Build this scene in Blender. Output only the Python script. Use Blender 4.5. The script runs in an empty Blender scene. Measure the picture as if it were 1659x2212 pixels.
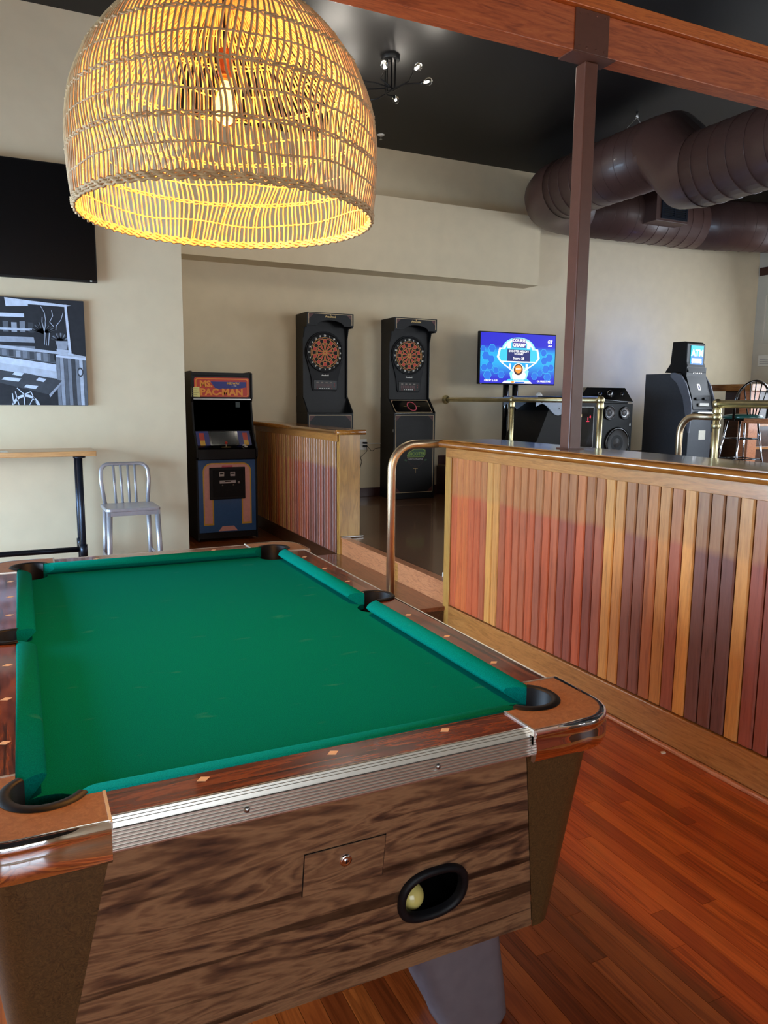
import bpy, bmesh, math, random
from mathutils import Vector, Matrix
random.seed(7)
PI = math.pi
scene = bpy.context.scene
COL = scene.collection

# ------------------------------------------------------------------ camera
def make_camera():
    yaw, pitch, roll, f = 4.45402629e-01, 1.45012405e-01, -9.2002053e-03, 1642.70690
    fw = Vector((math.sin(yaw)*math.cos(pitch), math.cos(yaw)*math.cos(pitch), -math.sin(pitch)))
    rt = Vector((math.cos(yaw), -math.sin(yaw), 0)); dn = fw.cross(rt)
    c, s = math.cos(roll), math.sin(roll)
    r2 = c*rt + s*dn; d2 = -s*rt + c*dn
    cam = bpy.data.cameras.new('camera'); o = bpy.data.objects.new('camera', cam); COL.objects.link(o)
    m = Matrix((( r2.x, -d2.x, -fw.x, 0), (r2.y, -d2.y, -fw.y, 0), (r2.z, -d2.z, -fw.z, 1.45), (0, 0, 0, 1)))
    o.matrix_world = m
    cam.sensor_fit = 'VERTICAL'; cam.sensor_height = 36; cam.lens = f/2212*36
    cam.clip_start = .02; cam.clip_end = 100
    scene.camera = o
make_camera()

# ------------------------------------------------------------------ world, daylight, exposure
w = bpy.data.worlds.new('sky'); scene.world = w; w.use_nodes = True
w.node_tree.nodes['Background'].inputs[0].default_value = (.75, .86, 1, 1)
w.node_tree.nodes['Background'].inputs[1].default_value = .2
def area(name, loc, rot, sx, sy, power, col):
    l = bpy.data.lights.new(name, 'AREA'); l.shape = 'RECTANGLE'; l.size = sx; l.size_y = sy
    l.energy = power; l.color = col
    o = bpy.data.objects.new(name, l); COL.objects.link(o); o.location = loc; o.rotation_euler = rot
    return o
# daylight entering through the glazing of window_1 (side wall), window_2 (behind the camera) and window_3 (far wall); sky light falls inwards and down
area('daylight_side', (-3.27, 4.3, 1.05), (0, -PI*.33, 0), 1.7, 3.9, 520, (.52, .75, 1))
area('daylight_front', (-.6, -3.17, 1.5), (PI*.37, 0, 0), 3.2, 2.6, 92, (.86, .93, 1))
area('daylight_far', (10.36, 4.9, 2.0), (0, PI*.40, 0), 2.0, 4.6, 190, (.80, .89, 1))
area('fill_front_wide', (8.0, -3.17, 1.9), (PI*.43, 0, 0), 4.0, 2.2, 215, (.92, .96, 1))  # fill light added at an extra unseen window to brighten the back wall
scene.view_settings.view_transform = 'Standard'; scene.view_settings.look = 'None'
scene.view_settings.exposure = 0.15; scene.view_settings.gamma = 1
scene.view_settings.use_curve_mapping = False

# ------------------------------------------------------------------ materials
def lin(c):
    return tuple(((x/255)/12.92 if x/255 <= .04045 else ((x/255+.055)/1.055)**2.4) for x in c)
def c4(c): return (*lin(c), 1)
def newmat(name):
    m = bpy.data.materials.new(name); m.use_nodes = True
    nt = m.node_tree; return m, nt, nt.nodes['Principled BSDF']
def setp(b, rough=.5, metal=0, coat=0, spec=.5, crough=.08):
    b.inputs['Roughness'].default_value = rough; b.inputs['Metallic'].default_value = metal
    b.inputs['Coat Weight'].default_value = coat; b.inputs['Coat Roughness'].default_value = crough
    b.inputs['Specular IOR Level'].default_value = spec
def plain(name, col, rough=.5, metal=0, coat=0, spec=.5, var=.06, scale=30, bump=0):
    m, nt, b = newmat(name); setp(b, rough, metal, coat, spec)
    tc = nt.nodes.new('ShaderNodeTexCoord'); n = nt.nodes.new('ShaderNodeTexNoise'); n.inputs['Scale'].default_value = scale
    n.inputs['Detail'].default_value = 4
    nt.links.new(tc.outputs['Object'], n.inputs['Vector'])
    r = nt.nodes.new('ShaderNodeValToRGB'); L = lin(col)
    r.color_ramp.elements[0].color = (*[x*(1-var) for x in L], 1); r.color_ramp.elements[1].color = (*[min(1, x*(1+var)) for x in L], 1)
    r.color_ramp.elements[0].position = .3; r.color_ramp.elements[1].position = .7
    nt.links.new(n.outputs[0], r.inputs[0]); nt.links.new(r.outputs[0], b.inputs['Base Color'])
    if bump:
        bp = nt.nodes.new('ShaderNodeBump'); bp.inputs['Strength'].default_value = bump; bp.inputs['Distance'].default_value = .004
        nt.links.new(n.outputs[0], bp.inputs['Height']); nt.links.new(bp.outputs[0], b.inputs['Normal'])
    return m
def emit(name, col, st):
    m, nt, b = newmat(name); b.inputs['Base Color'].default_value = (0, 0, 0, 1)
    b.inputs['Emission Color'].default_value = c4(col); b.inputs['Emission Strength'].default_value = st
    return m
def ramp(nt, stops):
    r = nt.nodes.new('ShaderNodeValToRGB'); e = r.color_ramp.elements
    while len(e) < len(stops): e.new(.5)
    for k, (p, c) in enumerate(stops): e[k].position = p; e[k].color = (*lin(c), 1)
    return r
def wood(name, stops, stretch=(1, 12, 12), scale=3, rough=.35, coat=.4, dist=1.5, fine=.25, objcol=False, fade=None, bump=.05, spec=.5, crough=.08, rings=0, streak=0):
    """grain: noise pulled along one axis; objcol multiplies by the object's own colour; fade: height of the old bench line"""
    m, nt, b = newmat(name); setp(b, rough, 0, coat, spec, crough)
    N = nt.nodes; Lk = nt.links.new
    tc = N.new('ShaderNodeTexCoord'); oi = N.new('ShaderNodeObjectInfo')
    vm = N.new('ShaderNodeVectorMath'); vm.operation = 'SCALE'; vm.inputs[0].default_value = (7.3, 3.1, 5.7); Lk(oi.outputs['Random'], vm.inputs['Scale'])
    ad = N.new('ShaderNodeVectorMath'); Lk(tc.outputs['Object'], ad.inputs[0]); Lk(vm.outputs[0], ad.inputs[1])
    mp = N.new('ShaderNodeMapping'); mp.inputs['Scale'].default_value = stretch; Lk(ad.outputs[0], mp.inputs[0])
    n1 = N.new('ShaderNodeTexNoise'); n1.inputs['Scale'].default_value = scale; n1.inputs['Detail'].default_value = 6; n1.inputs['Distortion'].default_value = dist
    Lk(mp.outputs[0], n1.inputs['Vector'])
    n2 = N.new('ShaderNodeTexNoise'); n2.inputs['Scale'].default_value = scale*9; n2.inputs['Detail'].default_value = 3
    Lk(mp.outputs[0], n2.inputs['Vector'])
    src = n1.outputs[0]
    if rings:      # contour lines of the noise give cathedral grain
        k1 = N.new('ShaderNodeMath'); k1.operation = 'MULTIPLY'; Lk(src, k1.inputs[0]); k1.inputs[1].default_value = rings
        k2 = N.new('ShaderNodeMath'); k2.operation = 'PINGPONG'; Lk(k1.outputs[0], k2.inputs[0]); k2.inputs[1].default_value = .5
        k3 = N.new('ShaderNodeMath'); k3.operation = 'MULTIPLY_ADD'; Lk(k2.outputs[0], k3.inputs[0]); k3.inputs[1].default_value = 1.1; Lk(src, k3.inputs[2])
        k4 = N.new('ShaderNodeMath'); k4.operation = 'MULTIPLY'; Lk(k3.outputs[0], k4.inputs[0]); k4.inputs[1].default_value = .62; src = k4.outputs[0]
        n1.inputs['Detail'].default_value = 4.5
    mx = N.new('ShaderNodeMix'); mx.inputs[0].default_value = fine; Lk(src, mx.inputs[2]); Lk(n2.outputs[0], mx.inputs[3])
    r = ramp(nt, stops); Lk(mx.outputs[0], r.inputs[0])
    out = r.outputs[0]
    if objcol:
        mc = N.new('ShaderNodeMix'); mc.data_type = 'RGBA'; mc.blend_type = 'MULTIPLY'; mc.inputs[0].default_value = 1
        Lk(out, mc.inputs[6]); Lk(oi.outputs['Color'], mc.inputs[7]); out = mc.outputs[2]
    if fade:
        ge = N.new('ShaderNodeNewGeometry'); sp = N.new('ShaderNodeSeparateXYZ'); Lk(ge.outputs['Position'], sp.inputs[0])
        nz = N.new('ShaderNodeTexNoise'); nz.inputs['Scale'].default_value = 5; Lk(ge.outputs['Position'], nz.inputs['Vector'])
        mz = N.new('ShaderNodeMath'); mz.operation = 'MULTIPLY_ADD'; Lk(nz.outputs[0], mz.inputs[0]); mz.inputs[1].default_value = .05; Lk(sp.outputs[2], mz.inputs[2])
        mr = N.new('ShaderNodeMapRange'); Lk(mz.outputs[0], mr.inputs[0]); mr.inputs[1].default_value = fade+.015; mr.inputs[2].default_value = fade+.05
        mr.inputs[3].default_value = 0; mr.inputs[4].default_value = .5
        mf = N.new('ShaderNodeMix'); mf.data_type = 'RGBA'; Lk(mr.outputs[0], mf.inputs[0]); Lk(out, mf.inputs[6])
        r2 = ramp(nt, [(.3, (150, 98, 48)), (.7, (198, 150, 88))]); Lk(mx.outputs[0], r2.inputs[0]); Lk(r2.outputs[0], mf.inputs[7]); out = mf.outputs[2]
    if streak:     # near-black mineral streaks along the grain
        mq_ = N.new('ShaderNodeMapping'); mq_.inputs['Scale'].default_value = [a*(.8 if a == min(stretch) else 3.6) for a in stretch]; mq_.inputs['Location'].default_value = (3.3, 1.7, .6); Lk(ad.outputs[0], mq_.inputs[0])
        ns = N.new('ShaderNodeTexNoise'); ns.inputs['Scale'].default_value = scale; ns.inputs['Detail'].default_value = 7; ns.inputs['Distortion'].default_value = .6; Lk(mq_.outputs[0], ns.inputs['Vector'])
        rs = ramp(nt, [(.37, (58, 48, 48)), (.42, (255, 255, 255))]); Lk(ns.outputs[0], rs.inputs[0])
        ms = N.new('ShaderNodeMix'); ms.data_type = 'RGBA'; ms.blend_type = 'MULTIPLY'; ms.inputs[0].default_value = streak; Lk(out, ms.inputs[6]); Lk(rs.outputs[0], ms.inputs[7]); out = ms.outputs[2]
    Lk(out, b.inputs['Base Color'])
    if bump:
        bp = N.new('ShaderNodeBump'); bp.inputs['Strength'].default_value = bump; bp.inputs['Distance'].default_value = .003
        Lk(mx.outputs[0], bp.inputs['Height']); Lk(bp.outputs[0], b.inputs['Normal'])
    return m
def glass(name, col, rough=.02):
    m, nt, b = newmat(name); setp(b, rough); b.inputs['Base Color'].default_value = c4(col)
    b.inputs['Transmission Weight'].default_value = 1; b.inputs['IOR'].default_value = 1.2
    return m

M = {}
M['wall'] = plain('wall_paint', (216, 200, 169), .75, spec=.25, var=.03, scale=6, bump=.02)
M['wall_pale'] = plain('wall_paint_pale', (206, 200, 184), .75, spec=.25, var=.03, scale=6)
M['ceil'] = plain('ceiling_black', (15, 14, 15), .52, spec=.4, var=.1, scale=20)
M['redtrim'] = plain('dark_red_paint', (62, 24, 20), .4, coat=.3)
M['floor'] = None
M['plank'] = wood('floor_oak', [(.2, (150, 128, 116)), (.42, (222, 208, 198)), (.6, (255, 250, 244)), (.8, (196, 176, 164))], (16, .9, 10), 1.6, .3, .35, 1.2, .3, objcol=True, bump=.03, crough=.12, rings=5)
M['floor2'] = wood('floor_dark_oak', [(.3, (74, 46, 28)), (.6, (124, 84, 54)), (.8, (94, 60, 36))], (1.5, 22, 8), 2.2, .25, .35, 1.5, .3)
M['step'] = wood('step_oak', [(.3, (92, 48, 26)), (.6, (140, 84, 50)), (.8, (110, 60, 34))], (14, 1.5, 14), 2.5, .28, .5, 1.5)
M['riser'] = wood('riser_oak', [(.3, (150, 84, 50)), (.55, (204, 132, 88)), (.75, (172, 104, 66))], (14, 1.8, 14), 3, .35, .3, 2.5)
M['cedar'] = wood('cedar_board', [(.22, (150, 128, 118)), (.45, (236, 226, 216)), (.62, (255, 250, 242)), (.82, (190, 172, 160))], (14, 14, .9), 2.4, .42, .1, 1.6, .35, objcol=True, fade=.87, bump=.03, crough=.25)
M['oak'] = wood('oak_trim', [(.25, (128, 78, 34)), (.5, (176, 116, 56)), (.65, (192, 134, 70)), (.82, (150, 94, 42))], (16, 1.4, 16), 2.5, .32, .4, 2, .35, crough=.12)
M['oakv'] = wood('oak_upright', [(.22, (112, 74, 28)), (.42, (176, 124, 56)), (.6, (196, 146, 72)), (.82, (154, 106, 48))], (7, 7, .75), 1.6, .32, .4, .8, .3, crough=.12, rings=6)
M['oakcap'] = wood('oak_cap', [(.25, (104, 58, 20)), (.5, (158, 98, 38)), (.68, (186, 124, 56)), (.82, (128, 74, 28))], (22, 1.2, 22), 2.5, .22, .7, 2, .3, crough=.06)
M['captop'] = wood('cap_top', [(.3, (66, 42, 28)), (.6, (98, 66, 44)), (.8, (78, 52, 34))], (22, 1.2, 22), 2.5, .16, .6, 2, .3, crough=.05)
M['base'] = wood('base_oak', [(.25, (120, 72, 32)), (.5, (172, 112, 56)), (.7, (186, 128, 68)), (.85, (140, 84, 40))], (14, 1.6, 14), 2.5, .28, .5, 2.5, .3)
M['darkwood'] = wood('dark_wood', [(.3, (48, 26, 14)), (.6, (84, 48, 26)), (.8, (62, 34, 18))], (14, 1.6, 14), 3, .3, .4, 1.5)
M['beam'] = wood('beam_wood', [(.25, (122, 54, 26)), (.5, (182, 92, 48)), (.68, (198, 108, 58)), (.85, (146, 68, 34))], (1.2, 14, 10), 2.2, .55, .1, 3, .2)
M['strip'] = wood('beam_strip_wood', [(.25, (150, 66, 22)), (.5, (206, 106, 40)), (.7, (216, 120, 50)), (.85, (176, 80, 28))], (1.2, 14, 14), 3, .5, .1, 3, .2)
M['postpaint'] = plain('brown_paint', (100, 62, 48), .4, spec=.35, coat=.05)
M['duct'] = plain('brown_duct_paint', (78, 55, 50), .42, spec=.4, coat=.08, var=.04)
M['brass'] = plain('aged_brass', (226, 212, 164), .36, metal=1, var=.12, scale=12)
M['brassworn'] = plain('worn_brass', (232, 208, 172), .36, metal=1, var=.15, scale=9)
M['chrome'] = plain('chrome', (235, 235, 240), .06, metal=1, var=.02)
M['alu'] = plain('aluminium', (232, 226, 216), .38, metal=1, var=.03)
M['steel'] = plain('brushed_steel', (180, 178, 176), .3, metal=1)
M['black'] = plain('black_laminate', (15, 15, 17), .45, spec=.3, var=.15)
M['blackdark'] = plain('black_matte', (8, 8, 9), .6, spec=.3, var=.1)
M['blackgloss'] = plain('black_gloss', (9, 9, 10), .12, spec=.5, coat=.5, var=.1)
M['tvglass'] = plain('tv_glass', (5, 5, 6), .3, spec=.2, var=.05)
M['satin'] = plain('black_satin', (12, 12, 14), .4, spec=.3, var=.1)
M['pipe'] = plain('dark_pipe', (44, 50, 62), .32, metal=.7, var=.1)
M['rubber'] = plain('black_rubber', (15, 15, 19), .5, spec=.3)
M['white'] = plain('white_plastic', (226, 224, 216), .45, var=.02)
M['paper'] = plain('paper', (236, 234, 220), .8, var=.04)
M['note'] = plain('yellow_note', (232, 226, 150), .8, var=.04)
M['chair'] = plain('silver_blue_metal', (186, 186, 194), .36, metal=.55, var=.05, coat=.15)
M['benchtop'] = wood('bar_top', [(.3, (170, 116, 66)), (.6, (208, 156, 98)), (.8, (188, 134, 80))], (1.2, 14, 14), 3, .3, .3, 1.5)
M['railwood'] = wood('rosewood_rail', [(.22, (40, 16, 10)), (.42, (104, 48, 26)), (.55, (138, 72, 38)), (.68, (96, 42, 24)), (.85, (60, 26, 16))], (.8, 6, 6), 3, .22, .7, 1.2, .3, crough=.05, rings=4, streak=.8)
M['railwoody'] = wood('rosewood_rail_long', [(.22, (40, 16, 10)), (.42, (104, 48, 26)), (.55, (138, 72, 38)), (.68, (96, 42, 24)), (.85, (60, 26, 16))], (6, .8, 6), 3, .22, .7, 1.2, .3, crough=.05, rings=4, streak=.8)
M['walnut'] = wood('walnut_laminate', [(.2, (28, 20, 17)), (.33, (70, 48, 38)), (.43, (114, 80, 57)), (.53, (152, 112, 80)), (.61, (120, 84, 60)), (.7, (144, 105, 75)), (.85, (88, 62, 48))], (.9, 2.6, 4.4), 1.7, .36, .15, 1.1, .42, bump=0, rings=7, streak=.75)
M['walnuty'] = wood('walnut_laminate_long', [(.2, (28, 20, 17)), (.33, (70, 48, 38)), (.43, (114, 80, 57)), (.53, (152, 112, 80)), (.61, (120, 84, 60)), (.7, (144, 105, 75)), (.85, (88, 62, 48))], (2.6, .9, 4.4), 1.7, .36, .15, 1.1, .42, bump=0, rings=7, streak=.75)
M['speckle'] = wood('speckled_brown', [(.3, (56, 38, 20)), (.5, (84, 60, 32)), (.7, (104, 76, 42))], (1, 1, 1), 55, .45, .1, 5, .2, bump=.02)
M['casttop'] = wood('casting_brown', [(.3, (134, 88, 52)), (.5, (160, 108, 66)), (.7, (182, 130, 84))], (1, 1, 1), 90, .4, .15, 1, .4, bump=.02)
M['ivory'] = plain('inlay', (236, 200, 158), .35)
M['greylg'] = plain('grey_leg', (112, 100, 104), .5, spec=.4, var=.06)
def cloth_mat():
    m, nt, b = newmat('green_baize'); setp(b, .95, 0, 0, .02); b.inputs['Sheen Weight'].default_value = 0; b.inputs['Sheen Roughness'].default_value = .4
    b.inputs['Sheen Tint'].default_value = (.3, .9, .75, 1)
    N = nt.nodes; Lk = nt.links.new; tc = N.new('ShaderNodeTexCoord')
    n = N.new('ShaderNodeTexNoise'); n.inputs['Scale'].default_value = 500; Lk(tc.outputs['Object'], n.inputs['Vector'])
    r = ramp(nt, [(.3, (2, 112, 98)), (.7, (3, 140, 124))]); Lk(n.outputs[0], r.inputs[0])
    # faint chalk scuffs
    mp = N.new('ShaderNodeMapping'); mp.inputs['Scale'].default_value = (9, 22, 9); mp.inputs['Rotation'].default_value = (0, 0, .5); Lk(tc.outputs['Object'], mp.inputs[0])
    n2 = N.new('ShaderNodeTexNoise'); n2.inputs['Scale'].default_value = 1; n2.inputs['Detail'].default_value = 5; Lk(mp.outputs[0], n2.inputs['Vector'])
    mr = N.new('ShaderNodeMapRange'); Lk(n2.outputs[0], mr.inputs[0]); mr.inputs[1].default_value = .66; mr.inputs[2].default_value = .78; mr.inputs[4].default_value = .22
    mx = N.new('ShaderNodeMix'); mx.data_type = 'RGBA'; Lk(mr.outputs[0], mx.inputs[0]); Lk(r.outputs[0], mx.inputs[6]); mx.inputs[7].default_value = c4((96, 176, 150))
    Lk(mx.outputs[2], b.inputs['Base Color'])
    bp = N.new('ShaderNodeBump'); bp.inputs['Strength'].default_value = .15; bp.inputs['Distance'].default_value = .001; Lk(n.outputs[0], bp.inputs['Height']); Lk(bp.outputs[0], b.inputs['Normal'])
    return m
M['cloth'] = cloth_mat()
def rattan_mat():
    m, nt, b = newmat('rattan'); setp(b, .6, 0, 0, .3)
    N = nt.nodes; Lk = nt.links.new; tc = N.new('ShaderNodeTexCoord'); n = N.new('ShaderNodeTexNoise'); n.inputs['Scale'].default_value = 40
    Lk(tc.outputs['Object'], n.inputs['Vector']); r = ramp(nt, [(.3, (176, 140, 98)), (.7, (214, 180, 132))]); Lk(n.outputs[0], r.inputs[0]); Lk(r.outputs[0], b.inputs['Base Color'])
    b.inputs['Subsurface Weight'].default_value = 0
    return m
M['rattan'] = rattan_mat()
def floor_mat():
    """boards beyond the ones built singly: same width and run, drawn by the material"""
    m, nt, b = newmat('floor_boards_far'); setp(b, .3, 0, .35, .5, .12)
    N = nt.nodes; Lk = nt.links.new; ge = N.new('ShaderNodeNewGeometry')
    br = N.new('ShaderNodeTexBrick'); br.inputs['Scale'].default_value = 1; br.inputs['Brick Width'].default_value = .9; br.inputs['Row Height'].default_value = .057
    br.inputs['Mortar Size'].default_value = .0012; br.inputs['Color1'].default_value = c4((176, 104, 56)); br.inputs['Color2'].default_value = c4((140, 78, 40)); br.inputs['Mortar'].default_value = c4((60, 28, 14))
    mp = N.new('ShaderNodeMapping'); mp.inputs['Rotation'].default_value = (0, 0, PI/2); Lk(ge.outputs['Position'], mp.inputs[0]); Lk(mp.outputs[0], br.inputs['Vector'])
    mp2 = N.new('ShaderNodeMapping'); mp2.inputs['Scale'].default_value = (26, 1.6, 10); Lk(ge.outputs['Position'], mp2.inputs[0])
    n = N.new('ShaderNodeTexNoise'); n.inputs['Scale'].default_value = 2.2; n.inputs['Detail'].default_value = 6; n.inputs['Distortion'].default_value = 2; Lk(mp2.outputs[0], n.inputs['Vector'])
    r = ramp(nt, [(.25, (150, 130, 120)), (.6, (255, 250, 240))]); Lk(n.outputs[0], r.inputs[0])
    mx = N.new('ShaderNodeMix'); mx.data_type = 'RGBA'; mx.blend_type = 'MULTIPLY'; mx.inputs[0].default_value = 1; Lk(br.outputs[0], mx.inputs[6]); Lk(r.outputs[0], mx.inputs[7])
    Lk(mx.outputs[2], b.inputs['Base Color'])
    return m
M['floor'] = floor_mat()

# ------------------------------------------------------------------ helpers
class MB:
    def __init__(s): s.v = []; s.f = []; s.m = []; s.mats = []; s.cur = 0; s.sm = []; s.smooth = False
    def use(s, mat):
        mat = M[mat] if isinstance(mat, str) else mat
        if mat not in s.mats: s.mats.append(mat)
        s.cur = s.mats.index(mat); return s
    def face(s, idx): s.f.append(tuple(idx)); s.m.append(s.cur); s.sm.append(s.smooth)
    def poly(s, pts):
        b = len(s.v); s.v += [tuple(p) for p in pts]; s.face(range(b, b+len(pts))); return s
    def box(s, x0, x1, y0, y1, z0, z1):
        b = len(s.v); s.v += [(x, y, z) for z in (z0, z1) for y in (y0, y1) for x in (x0, x1)]
        for q in ((0, 2, 3, 1), (4, 5, 7, 6), (0, 1, 5, 4), (2, 6, 7, 3), (0, 4, 6, 2), (1, 3, 7, 5)): s.face([b+i for i in q])
        return s
    def prism(s, pts, z0, z1, axis='z'):
        """pts ccw seen from +axis"""
        f = {'z': lambda a, b, c: (a, b, c), 'y': lambda a, b, c: (a, c, b), 'x': lambda a, b, c: (c, a, b)}[axis]
        n = len(pts); b = len(s.v)
        s.v += [f(p[0], p[1], z0) for p in pts] + [f(p[0], p[1], z1) for p in pts]
        fl = axis == 'y'
        lo = list(range(b, b+n)); hi = list(range(b+n, b+2*n))
        s.face(lo if fl else lo[::-1]); s.face(hi[::-1] if fl else hi)
        for i in range(n):
            j = (i+1) % n; q = [b+i, b+j, b+n+j, b+n+i]; s.face(q[::-1] if fl else q)
        return s
    def tube(s, path, r, seg=10, closed=False, cap=True, sq=1.0, up=None):
        path = [Vector(p) for p in path]; n = len(path); b = len(s.v); old = s.smooth; s.smooth = True
        T = []
        for i in range(n):
            a = path[(i-1) % n] if (closed or i > 0) else path[i]; c = path[(i+1) % n] if (closed or i < n-1) else path[i]
            t = (c-a); T.append(t.normalized() if t.length > 1e-9 else Vector((0, 0, 1)))
        u = Vector(up) if up else (Vector((0, 0, 1)) if abs(T[0].z) < .9 else Vector((1, 0, 0)))
        u = (u - T[0]*u.dot(T[0])).normalized()
        for i in range(n):
            u = (u - T[i]*u.dot(T[i])).normalized(); w_ = T[i].cross(u)
            rr = r[i] if isinstance(r, (list, tuple)) else r
            for k in range(seg):
                a = 2*PI*k/seg; p = path[i] + u*(math.cos(a)*rr*sq) + w_*(math.sin(a)*rr); s.v.append(tuple(p))
        m = n if closed else n-1
        for i in range(m):
            j = (i+1) % n
            for k in range(seg):
                l = (k+1) % seg; s.face([b+i*seg+k, b+i*seg+l, b+j*seg+l, b+j*seg+k])
        s.smooth = False
        if cap and not closed:
            s.face([b+k for k in range(seg)][::-1]); s.face([b+(n-1)*seg+k for k in range(seg)])
        s.smooth = old
        return s
    def lathe(s, prof, c=(0, 0, 0), seg=24, axis='z', smooth=True):
        """prof: (r, h) along axis"""
        b = len(s.v); old = s.smooth; s.smooth = smooth
        for r, h in prof:
            for k in range(seg):
                a = 2*PI*k/seg; x, y = r*math.cos(a), r*math.sin(a)
                p = {'z': (x, y, h), 'y': (x, h, y), 'x': (h, x, y), '-y': (-x, h, y)}[axis]
                s.v.append((c[0]+p[0], c[1]+p[1], c[2]+p[2]))
        for i in range(len(prof)-1):
            for k in range(seg):
                l = (k+1) % seg; q = [b+i*seg+k, b+i*seg+l, b+(i+1)*seg+l, b+(i+1)*seg+k]
                s.face(q[::-1] if axis == 'y' else q)
        s.smooth = old; return s
    def sphere(s, c, r, seg=16, rings=10, sz=1):
        return s.lathe([(r*math.sin(PI*i/rings)+1e-6, -r*sz*math.cos(PI*i/rings)) for i in range(rings+1)], c, seg)
    def build(s, name, parent=None, mat=None, loc=None, rot=None, bevel=0, color=None, seg=2):
        if mat is not None and not s.mats: s.use(mat)
        me = bpy.data.meshes.new(name); me.from_pydata(s.v, [], s.f)
        for mt in s.mats: me.materials.append(mt)
        for i, p in enumerate(me.polygons): p.material_index = s.m[i]; p.use_smooth = s.sm[i]
        me.update()
        return link(name, me, parent, loc, rot, bevel, color, seg)
def link(name, me, parent=None, loc=None, rot=None, bevel=0, color=None, seg=2):
    o = bpy.data.objects.new(name, me); COL.objects.link(o)
    if parent: o.parent = parent
    if loc: o.location = loc
    if rot: o.rotation_euler = rot
    if color: o.color = (*lin(color), 1)
    if bevel:
        md = o.modifiers.new('edge', 'BEVEL'); md.width = bevel; md.segments = seg; md.limit_method = 'ANGLE'; md.angle_limit = .6
    return o
def tag(o, label, cat=None, group=None, kind=None):
    if label: o['label'] = label
    if cat: o['category'] = cat
    if group: o['group'] = group
    if kind: o['kind'] = kind
    return o
def thing(name, label, cat, loc=(0, 0, 0), rz=0, group=None):
    o = bpy.data.objects.new(name, None); COL.objects.link(o); o.location = loc; o.rotation_euler = (0, 0, rz); o.empty_display_size = .1
    return tag(o, label, cat, group)
def struct(o, label=None): o['kind'] = 'structure'; tag(o, label); return o
def bx(name, mat, parent, x0, x1, y0, y1, z0, z1, bevel=0, **k):
    return MB().use(mat).box(x0, x1, y0, y1, z0, z1).build(name, parent, bevel=bevel, **k)
def fillet(pts, r, n=8):
    pts = [Vector(p) for p in pts]; out = [pts[0]]
    for i in range(1, len(pts)-1):
        a, b, c = pts[i-1], pts[i], pts[i+1]; d1 = (a-b).normalized(); d2 = (c-b).normalized()
        ang = d1.angle(d2); t = min(r/math.tan(ang/2), (a-b).length*.49, (c-b).length*.49); rr = t*math.tan(ang/2)
        p1 = b+d1*t; p2 = b+d2*t; ce = b+(d1+d2).normalized()*(rr/math.sin(ang/2))
        v1 = p1-ce; v2 = p2-ce; om = v1.angle(v2)
        for k in range(n+1):
            q = k/n; out.append(ce + (v1*math.sin((1-q)*om)+v2*math.sin(q*om))/math.sin(om))
    out.append(pts[-1]); return out
def text_mesh(body, size, ax='CENTER', sx=1, spacing=1.0, shear=0, bold=0):
    cu = bpy.data.curves.new('lettering', 'FONT'); cu.body = body; cu.size = size; cu.align_x = ax; cu.align_y = 'CENTER'
    cu.space_character = spacing; cu.shear = shear; cu.offset = bold; cu.resolution_u = 2
    o = bpy.data.objects.new('lettering', cu); COL.objects.link(o)
    dg = bpy.context.evaluated_depsgraph_get(); me = bpy.data.meshes.new_from_object(o.evaluated_get(dg))
    vs = [(v.co.x*sx, v.co.y) for v in me.vertices]; fs = [tuple(p.vertices) for p in me.polygons]
    bpy.data.objects.remove(o); bpy.data.curves.remove(cu); bpy.data.meshes.remove(me)
    return vs, fs
class Decal(MB):
    """flat print on a plane facing -Y: (a, b) -> (x, -layer, z)"""
    eps = .0006
    def pl(s, pts, mat, layer=1):
        s.use(mat); return s.poly([(p[0], -layer*s.eps, p[1]) for p in pts])
    def rect(s, x0, x1, z0, z1, mat, layer=1): return s.pl([(x0, z0), (x1, z0), (x1, z1), (x0, z1)], mat, layer)
    def text(s, body, x, z, size, mat, layer=2, **k):
        vs, fs = text_mesh(body, size, **k); s.use(mat); b = len(s.v)
        s.v += [(x+a, -layer*s.eps, z+c) for a, c in vs]
        for f in fs: s.face([b+i for i in f])
        return s
    def ring(s, cx, cz, r0, r1, mat, layer=1, seg=40, a0=0, a1=2*PI, ez=1):
        n = max(2, int(seg*(a1-a0)/(2*PI))); s.use(mat)
        for k in range(n):
            a, b = a0+(a1-a0)*k/n, a0+(a1-a0)*(k+1)/n
            q = [(r0, a), (r1, a), (r1, b), (r0, b)] if r0 > 0 else [(0, a), (r1, a), (r1, b)]
            s.poly([(cx+r*math.cos(t), -layer*s.eps, cz+ez*r*math.sin(t)) for r, t in q])
        return s
    def line(s, pts, wd, mat, layer=1):
        s.use(mat)
        for (a, b), (c, d) in zip(pts, pts[1:]):
            dx, dz = c-a, d-b; L = math.hypot(dx, dz) or 1; nx, nz = -dz/L*wd/2, dx/L*wd/2
            s.poly([(a-nx, -layer*s.eps, b-nz), (c-nx, -layer*s.eps, d-nz), (c+nx, -layer*s.eps, d+nz), (a+nx, -layer*s.eps, b+nz)])
        return s
def rrect(x0, x1, z0, z1, r, n=5):
    o = []
    for cx, cz, a in ((x1-r, z0+r, -PI/2), (x1-r, z1-r, 0), (x0+r, z1-r, PI/2), (x0+r, z0+r, PI)):
        o += [(cx+r*math.cos(a+PI/2*k/n), cz+r*math.sin(a+PI/2*k/n)) for k in range(n+1)]
    return o
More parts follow.
